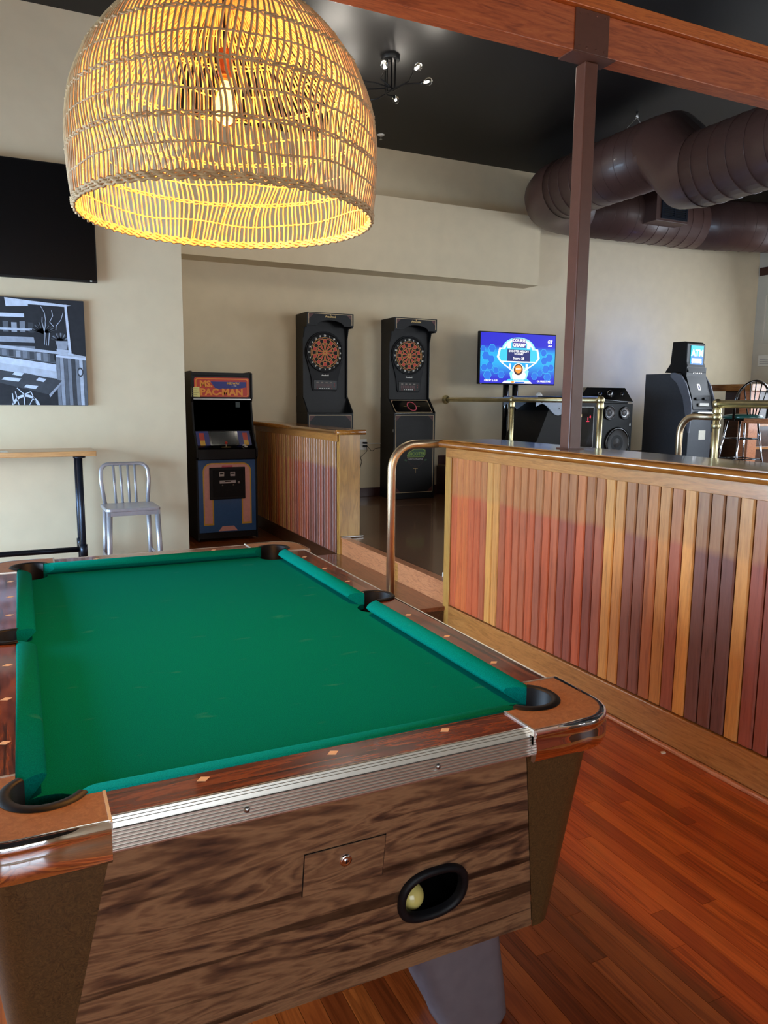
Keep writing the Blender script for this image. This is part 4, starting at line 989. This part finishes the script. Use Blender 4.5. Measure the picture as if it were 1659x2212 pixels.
# outlet and plugs between them
ol = thing('wall_outlet', 'white wall outlet with two black plugs beside the dart machines', 'outlet', (3.74, YB, .925))
bx('cover_plate', 'white', ol, -.06, .06, -.007, 0, -.065, .065, .003)
for z in (.02, -.018): bx('plug', 'blackdark', ol, .005, .05, -.05, -.007, z-.011, z+.011, .003)
MB().use('white').tube([(.05, -.04, .012), (.2, -.02, .01), (.26, -.03, .008)], .005, 6).build('cord', ol)
MB().use('blackdark').tube(fillet([(.04, -.05, -.02), (.05, -.04, -.08), (-.03, -.01, -.16), (.0, -.01, -.2), (-.03, -.01, -.28)], .03, 4), .003, 6).build('cord', ol)
MB().use('blackdark').tube(fillet([(.05, -.05, -.02), (.12, -.03, -.09), (.16, -.03, -.05), (.26, -.03, -.04)], .03, 4), .003, 6).build('cord', ol)
# ------------------------------------------------------------------ brass rails
def ballj(mb, c, r): return mb.sphere(c, r, 16, 10)
hr = thing('brass_handrail', 'bent brass handrail from the partition end down to the step', 'handrail', (2.05, 4.19, .142))
MB().use('brassworn').tube(fillet([(0, 0, 0), (0, 0, 1.045), (.37, 0, 1.045)], .16, 12), .026, 16).build('tube', hr)
MB().use('brassworn').lathe([(.05, 0), (.048, .008), (.03, .014)], (0, 0, 0), 18).build('floor_flange', hr)
ga = thing('guard_rail', 'brass guard rail running from the back wall flange past the steel post', 'railing', (4.898, 5.6, Z2))
MB().use('brass').tube([(0, 0, .815), (0, YB-5.6, .815)], .026, 14).build('top_tube', ga)
MB().use('brass').lathe([(.055, YB-5.6), (.055, YB-5.6-.012), (.036, YB-5.6-.02), (.034, YB-5.6-.05)], (0, 0, .815), 20, 'y').build('wall_flange', ga)
for y in (0, 1.42):
    p = MB().use('brass').tube([(0, y, 0), (0, y, .79)], .026, 14).build('upright', ga)
    b = MB().use('brass'); ballj(b, (0, y, .815), .039); b.lathe([(.033, .74), (.034, .745), (.034, .775), (.03, .79)], (0, y, 0), 16); b.build('ball_joint', p)
    MB().use('brass').lathe([(.055, 0), (.053, .01), (.032, .016)], (0, y, 0), 18).build('floor_flange', p)
gb = thing('guard_rail', 'brass guard rail with a curved end in front of the cash machine', 'railing', (4.898, 4.27, Z2))
MB().use('brass').tube([(0, 0, .79), (0, -5.5, .79)], .03, 14).build('top_tube', gb)
p = MB().use('brass').tube([(0, 0, 0), (0, 0, .79)], .026, 14).build('upright', gb)
b = MB().use('brass'); ballj(b, (0, 0, .79), .04); b.lathe([(.028, .60), (.034, .61), (.034, .63), (.028, .64)], (0, 0, 0), 16); ballj(b, (0, 0, .69), .038); b.lathe([(.033, .72), (.034, .73), (.034, .745), (.031, .755)], (0, 0, 0), 16); b.build('ball_joint', p)
MB().use('brassworn').tube(fillet([(0, 0, .69), (0, .36, .69), (0, .36, 0)], .15, 10), .026, 14).build('curved_end', gb)
MB().use('brass').lathe([(.055, 0), (.053, .01), (.032, .016)], (0, 0, 0), 18).build('floor_flange', p)
ds = tag(MB().use('white').lathe([(.0001, .03), (.012, .03), (.014, .026), (.014, .004), (.02, 0)], (0, 0, 0), 16).build('door_stop', None, loc=(2.52, 4.33, Z1)), 'small white rubber stop on the raised floor edge', 'door stop')
tag(MB().use('paper').prism([(-.012, -.006), (.01, -.008), (.014, .004), (-.004, .008)], 0, .004).build('paper_scrap', None, loc=(2.36, 2.21, .0)), 'tiny white paper scrap on the floor by the partition', 'scrap')

# ------------------------------------------------------------------ game television on its stand
TVY = 7.95
tv2 = thing('game_television', 'glowing blue television on a black twin-pole stand by the back wall', 'television', (5.62, TVY, Z2))
z0, z1, hx = 1.665-Z2, 2.295-Z2, .57
bx('case', 'blackdark', tv2, -hx, hx, 0, .05, z0, z1, .006)
for x in (-.11, .03): MB().use('blackgloss').tube([(x, .09, 0), (x, .09, z1-.15)], .038, 14).build('stand_pole', tv2)
bx('stand_base', 'black', tv2, -.34, .3, -.2, .35, 0, .02, .004)
bx('mount', 'blackdark', tv2, -.2, .15, .05, .09, z1-.45, z1-.15)
def scr_mat():
    m, nt, b = newmat('screen_blue'); N = nt.nodes; Lk = nt.links.new
    b.inputs['Base Color'].default_value = (0, 0, 0, 1)
    tc = N.new('ShaderNodeTexCoord'); sp = N.new('ShaderNodeSeparateXYZ'); Lk(tc.outputs['Object'], sp.inputs[0])
    # side bands are cyan at mid height, deep blue at top and bottom
    a = N.new('ShaderNodeMapRange'); a.interpolation_type = 'SMOOTHSTEP'; Lk(sp.outputs[2], a.inputs[0]); a.inputs[1].default_value = .06; a.inputs[2].default_value = .30
    c = N.new('ShaderNodeMapRange'); c.interpolation_type = 'SMOOTHSTEP'; Lk(sp.outputs[2], c.inputs[0]); c.inputs[1].default_value = .48; c.inputs[2].default_value = .36
    mu = N.new('ShaderNodeMath'); mu.operation = 'MULTIPLY'; Lk(a.outputs[0], mu.inputs[0]); Lk(c.outputs[0], mu.inputs[1])
    mx = N.new('ShaderNodeMix'); mx.data_type = 'RGBA'; Lk(mu.outputs[0], mx.inputs[0]); mx.inputs[6].default_value = c4((24, 16, 205)); mx.inputs[7].default_value = c4((16, 176, 240))
    Lk(mx.outputs[2], b.inputs['Emission Color']); b.inputs['Emission Strength'].default_value = 1.0
    return m
bs_ = MB().use(scr_mat()).poly([(-hx+.014, 0, .014), (hx-.014, 0, .014), (hx-.014, 0, z1-z0-.012), (-hx+.014, 0, z1-z0-.012)]).build('screen', tv2, loc=(0, -.0015, z0))
ew = emit('screen_white', (255, 255, 255), 1.15); ec = emit('screen_cyan', (60, 205, 235), 1); en_ = emit('screen_navy', (16, 24, 110), .9); ehx = emit('screen_hex', (20, 110, 225), 1); eo = emit('screen_orange', (250, 150, 30), 1); emg = emit('screen_purple', (70, 50, 150), 1); edk = emit('screen_dark', (60, 20, 24), .8); elc = emit('screen_pale', (150, 235, 250), 1)
d = Decal(); d.eps = .0008
H_ = z1-z0
def hexa(cx, cz, r, mat, l):
    d.pl([(cx+r*math.cos(PI/3*k), cz+r*math.sin(PI/3*k)) for k in range(6)], mat, l)
for cx, cz, r in ((-.39, .43, .055), (-.48, .34, .06), (-.40, .30, .055), (-.5, .2, .05), (-.42, .22, .055), (-.33, .17, .045), (-.45, .11, .06), (-.25, .12, .05), (-.52, .42, .04), (.38, .40, .05), (.47, .34, .06), (.39, .30, .055), (.5, .22, .05), (.42, .2, .06), (.33, .15, .045), (.45, .1, .06), (.25, .11, .05)):
    hexa(cx, cz, r, ec, 1); hexa(cx, cz, r*.92, ehx, 2)
d.ring(0, .42, 0, .25, elc, 2, a0=0, a1=PI, ez=.62); d.ring(0, .42, 0, .225, ew, 3, a0=0, a1=PI, ez=.6); d.ring(0, .42, 0, .2, ec, 4, a0=0, a1=PI, ez=.55)
d.rect(-.25, .25, .42, .45, elc, 3)
d.pl([(-.27, .27), (.27, .27), (.32, .33), (.29, .44), (-.29, .44), (-.32, .33)], ew, 3); d.pl([(-.255, .285), (.255, .285), (.29, .33), (.268, .425), (-.268, .425), (-.29, .33)], ec, 4)
d.rect(-.17, .17, .285, .425, en_, 5); d.rect(-.10, .10, .45, .56, emg, 5)
d.rect(-.17, -.12, .44, .52, ew, 5); d.rect(.12, .17, .44, .52, ew, 5)
d.text('COURSE', 0, .535, .05, ew, 6, bold=.002); d.text('CHAMP', 0, .48, .056, ew, 6, bold=.003)
d.text('SHOOTER MELOVY', 0, .405, .035, ew, 6, bold=.001); d.text('TOURNEY', 0, .372, .03, ew, 6, bold=.001); d.text('Score -28', .0, .32, .042, ew, 6, bold=.0015)
d.pl([(-.27, .27), (-.24, .27), (-.06, .16), (-.09, .16)], ew, 4); d.pl([(.24, .27), (.27, .27), (.09, .16), (.06, .16)], ew, 4)
d.rect(-.14, -.11, .19, .255, ew, 4); d.rect(.11, .14, .19, .255, ew, 4)
d.pl([(-.10, .04), (.12, .04), (.16, .17), (.06, .24), (-.06, .24), (-.13, .14)], elc, 3); d.pl([(-.07, .04), (.09, .04), (.12, .13), (.05, .2), (-.05, .2), (-.09, .12)], ew, 4)
d.ring(0, .185, 0, .078, ew, 5); d.ring(0, .185, 0, .068, edk, 6); d.ring(0, .19, 0, .05, eo, 7)
d.text('SHOT', 0, .192, .03, ew, 8, bold=.001)
d.pl([(-.18, .04), (.18, .04), (.15, .07), (-.14, .07)], ec, 4); d.pl([(-.24, .016), (.22, .016), (.18, .045), (-.2, .045)], ew, 5)
d.rect(-.1, -.06, .02, .04, eo, 6); d.rect(-.05, .1, .02, .036, ehx, 6)
d.text('CREDIT $: 0.00', -.40, .045, .03, ew, 4, bold=.001); d.text('OR PRESS START', .40, .045, .03, ew, 4, bold=.001)
d.text('GT', .47, .535, .055, ew, 4, bold=.002); d.text('2023', .47, .49, .03, ew, 4, bold=.001)
d.build('screen_graphics', bs_, loc=(0, -.0002, 0))
bx('logo', 'white', tv2, -.55, -.53, -.0015, 0, z0+.004, z0+.009)

# ------------------------------------------------------------------ golf game cabinet
gg = thing('golf_game_cabinet', 'low black game pedestal with silver curved control panel below the blue television', 'game machine', (5.18, 6.95, Z2))
sil = plain('silver_panel', (176, 188, 206), .35)
MB().use('black').prism([(-.14, 0), (.16, .70), (.40, .84), (.86, .84), (.86, 0)], 0, .62, 'y').build('body', gg, bevel=.004)
cpz = MB().use(sil)
cur = [(0, .84), (.0, .76)] + [(.10+.35*t, .74-.10*math.sin(PI*1.4*(t-.35))*(1 if t > .2 else .6)) for t in [k/12 for k in range(13)]] + [(.48, .70), (.50, .84)]
sidep = [(.0, .855), (-.012, .80)] + [(-.012+.42*t, .735+.05*math.cos(2*PI*(t*1.05-.22))-.055*t) for t in [k/18 for k in range(19)]] + [(.415, .72), (.41, .855)]
MB().use(sil).prism(sidep, -.012, 0, 'y').build('side_shield', gg)
MB().use(sil).prism(sidep, .62, .632, 'y').build('side_shield', gg)
cpo = bx('control_panel', plain('blue_silver', (120, 140, 190), .2, metal=.3, coat=.5), gg, -.01, .86, -.012, .632, .842, .862, .003)
MB().use('white').sphere((.25, .3, .862), .04, 16, 8).build('track_ball', cpo)
for x in (.06, .3): MB().use('blackdark').lathe([(.0001, -.015), (.006, -.014), (.007, -.012)], (x, 0, .79 if x < .2 else .72), 8, '-y').build('screw', gg)
fp2 = bx('coin_door', 'blackgloss', gg, .47, .80, -.008, 0, .28, .74, .003)
fr2 = MB().use('steel')
for a in ((.465, .805, .74, .745), (.465, .805, .275, .28), (.8, .805, .28, .74)): fr2.box(a[0], a[1], -.010, -.0, a[2], a[3])
fr2.build('door_frame', fp2)
d = Decal(); lr_ = emit('red_sign', (255, 40, 70), 1.6); d.text('1', .72, .605, .045, lr_, 1, bold=.003); d.text('$', .752, .63, .032, lr_, 1, bold=.002); d.rect(.70, .74, .575, .58, lr_, 1); d.rect(.60, .63, .63, .66, emit('warm_sign', (250, 220, 160), 1.1), 1)
d.build('bill_sign', fp2, loc=(0, -.0082, 0))
bx('sticker', 'paper', gg, .78, .86, -.002, 0, .2, .255)

# ------------------------------------------------------------------ stereo tower
sy_ = thing('stereo_tower', 'glossy black stereo with round speakers beneath a dial console', 'stereo', (6.93, 7.6, Z2))
W2 = .27
bx('speaker_box', 'black', sy_, -W2, W2-.01, 0, .36, 0, .785, .006)
hd = MB().use('blackgloss')
hd.v = [(-.62, .0, .85), (.24, -.03, .80), (.24, .4, .80), (-.62, .4, .85), (-.44, .08, .985), (.16, .05, .985), (.16, .4, .985), (-.44, .4, .985)]
for q in ((0, 1, 5, 4), (1, 2, 6, 5), (2, 3, 7, 6), (3, 0, 4, 7), (4, 5, 6, 7), (3, 2, 1, 0)): hd.face(q)
hd = hd.build('console', sy_, bevel=.006)
bx('console_foot', 'black', sy_, -.25, .2, .03, .36, .785, .84, .004)
for x, r in ((-.33, .03), (-.16, .052), (.03, .03)):
    kb = MB().use('blackgloss').lathe([(.0001, -.03), (r*.85, -.028), (r, -.02), (r, .03)], (0, 0, 0), 24, '-y'); ko = kb.build('dial', hd, loc=(x+.05, .03, .895))
    MB().use('chrome').lathe([(r*1.02, .004), (r*1.08, -.004), (r*1.02, -.012)], (0, 0, 0), 24, '-y').build('dial_ring', ko)
def driver(x, z, r, cone):
    g_ = MB().use('blackgloss').lathe([(r*1.22, 0), (r*1.2, -.018), (r*1.05, -.02), (r, -.006)], (x, 0, z), 28, '-y').build('speaker_ring', sy_)
    MB().use(cone).lathe([(r, -.007), (r*.45, .02), (r*.36, .012), (.0001, .002)][::-1], (x, -.012, z), 28, '-y').build('speaker_cone', g_)
c1 = plain('speaker_grey', (120, 120, 124), .3, metal=.4); c2 = plain('speaker_bright', (176, 178, 182), .25, metal=.6); c3 = plain('speaker_dark', (56, 54, 54), .45)
driver(-.13, .665, .075, c1); driver(.12, .665, .068, c2)
driver(.02, .28, .17, c3)
bx('badge', 'steel', sy_, .215, .23, -.003, 0, .5, .53)

# ------------------------------------------------------------------ cash machine
at = thing('cash_machine', 'grey and black cash machine with a lit blue sign by the pale wall', 'cash machine', (7.95, 7.25, Z2), math.radians(8))
dg = plain('atm_grey', (64, 68, 76), .5); lg_ = plain('atm_light_grey', (110, 114, 126), .4)
MB().use(dg).prism([(-.08, 0), (-.08, .62), (.02, 1.06), (.12, 1.175), (.62, 1.175), (.62, 0)][::-1], -.27, .22, 'x').build('body', at, bevel=.006)
for s0, s1 in ((-.29, -.268), (.218, .24)):
    MB().use(lg_).prism([(-.12, .70), (-.11, .80), (-.03, 1.02), (.06, 1.15), (.16, 1.185), (.22, 1.18), (.22, 1.13), (.12, 1.05), (.02, .86), (-.04, .60), (-.08, .42), (-.10, .42)][::-1], s0, s1, 'x').build('side_fascia', at, bevel=.004)
hp = MB().use('satin').prism([(-.09, .72), (-.05, .90), (.04, 1.14), (.04, 1.26), (.12, 1.26), (.12, .72)][::-1], -.21, .2, 'x').build('front_fascia', at)
d = Decal(); d.text('ATM', 0, 1.20, .075, emit('atm_white', (255, 255, 255), 1.2), 1, sx=1.2, bold=.003); d.build('fascia_sign', hp, loc=(.02, .0395, 0))
sc_ = bx('display', emit('atm_display', (120, 150, 190), .55), at, -.13, .11, -.002, .002, -.075, .075); sc_.parent = hp; sc_.location = (0, -.005, 1.01); sc_.rotation_euler = (-.36, 0, 0)
d = Decal(); d.pl(rrect(-.035, .025, -.05, .035, .008), ew, 1); d.pl(rrect(-.02, .012, -.035, .012, .006), en_, 2); d.build('display_icon', sc_, loc=(0, -.003, 0))
for k in range(4): bx('key', 'white', hp, .145, .155, -.03+.019*k, -.02+.019*k, .95+.04*k, .96+.04*k)
ks = bx('cash_slot', 'white', hp, -.1, .1, -.105, -.08, .76, .80, .004)
bx('slot_shelf', 'steel', hp, -.17, .16, -.14, -.07, .66, .69, .006)
for x in (-.1, .07): bx('card_reader', 'black', hp, x-.05, x+.05, -.085, -.05, .84, .87, .004)
bx('label_sticker', 'paper', at, -.05, .09, -.083, -.08, .33, .45)
tp = MB().use('black').prism([(.02, 1.19), (.06, 1.32), (.06, 1.555), (.10, 1.58), (.28, 1.58), (.30, 1.3), (.38, 1.19)][::-1], -.20, .18, 'x').build('sign_box', at, bevel=.008)
bx('sign_panel', emit('atm_sign_cyan', (20, 196, 222), 1.1), tp, -.125, .135, .052, .058, 1.285, 1.53)
d = Decal(); d.rect(-.125, .135, 1.285, 1.40, emit('atm_sign_blue', (20, 120, 220), 1.1), 1); d.text('ATM', .005, 1.435, .115, ew, 2, sx=1.05, bold=.005)
d.pl(rrect(-.11, .1, 1.31, 1.37, .012), ew, 2); d.ring(-.09, 1.325, 0, .02, ew, 3); d.ring(.085, 1.325, 0, .02, ew, 3); d.rect(-.06, .05, 1.318, 1.326, emit('atm_sign_mid', (20, 150, 220), 1), 4)
d.build('sign_print', tp, loc=(0, .0518, 0))
sb = bx('back_light', emit('atm_side_glow', (70, 130, 255), 24), tp, -.15, .13, .302, .306, 1.32, 1.52)

# ------------------------------------------------------------------ stool and counter beyond
bs = thing('bar_stool', 'black metal stool with fan back and green seat by the cash machine', 'stool', (7.12, 5.86, Z2), -.25)
grn_ = plain('green_vinyl', (40, 92, 84), .3, coat=.4)
MB().use(grn_).lathe([(.0001, .63), (.19, .632), (.205, .648), (.19, .672), (.1, .685), (.0001, .687)], (0, 0, 0), 28).build('seat', bs)
MB().use('blackgloss').lathe([(.0001, .612), (.19, .612), (.195, .632)], (0, 0, 0), 28).build('seat_ring', bs)
for i, a in enumerate((45, 135, 225, 315)):
    c, s_ = math.cos(math.radians(a)), math.sin(math.radians(a))
    MB().use('chrome').tube([(c*.15, s_*.15, .62), (c*.25, s_*.25, 0)], .011, 10).build('leg', bs)
for z in (.42, .2):
    q = .15+.10*(1-z/.62)
    for a in (45, 135, 225, 315):
        p0 = (q*math.cos(math.radians(a)), q*math.sin(math.radians(a)), z); p1 = (q*math.cos(math.radians(a+90)), q*math.sin(math.radians(a+90)), z)
        MB().use('blackgloss').tube([p0, p1], .007, 8).build('stretcher', bs)
hoopp = [(-.2, -.12, .62)] + [(-.205*math.cos(PI*k/14), -.13-.05*math.sin(PI*k/14), .80+.235*math.sin(PI*k/14)) for k in range(15)] + [(.2, -.12, .62)]
MB().use('blackgloss').tube(hoopp, .013, 10).build('back_hoop', bs)
for k in range(-2, 3): MB().use('blackgloss').tube([(k*.028, -.16, .65), (k*.07, -.178, 1.03-.018*k*k)], .006, 8).build('spindle', bs)
ct = thing('host_counter', 'wooden counter with dark panelled front beside the pale wall', 'counter', (8.62, 7.0, Z2))
bx('top', 'oakcap', ct, -.1, 1.6, -.1, .6, .96, 1.05, .006)
bx('front', 'darkwood', ct, .12, 1.5, .02, .5, 0, .96, .004)
bx('corner_post', 'riser', ct, -.04, .13, -.04, .13, 0, .96, .006)
for k in range(3): bx('ledge', 'oak', ct, .13, 1.5, -.03, .02, .2+.3*k, .235+.3*k, .003)
tb_ = thing('wooden_table', 'light wooden tabletop corner in front of the stool', 'table', (7.2, 5.35, Z2))
bx('table_top', 'riser', tb_, -.38, .9, -.4, .25, .595, .645, .004)
MB().use('chrome').tube([(.25, -.1, .02), (.25, -.1, .6)], .03, 14).build('pedestal', tb_)
MB().use('blackdark').lathe([(.26, 0), (.25, .015), (.04, .03)], (.25, -.1, 0), 24).build('base', tb_)
sg = thing('wall_card', 'small white notice card on the pale wall above the counter', 'notice', (XR, 8.28, 2.0))
bx('card', 'white', sg, -.03, 0, -.17, .06, .03, .20, .004)
nl = MB().use(plain('card_grey', (150, 150, 150), .7))
for k in range(3): nl.box(-.0306, -.03, -.13, .03, .07+.03*k, .078+.03*k)
nl.build('print', sg)
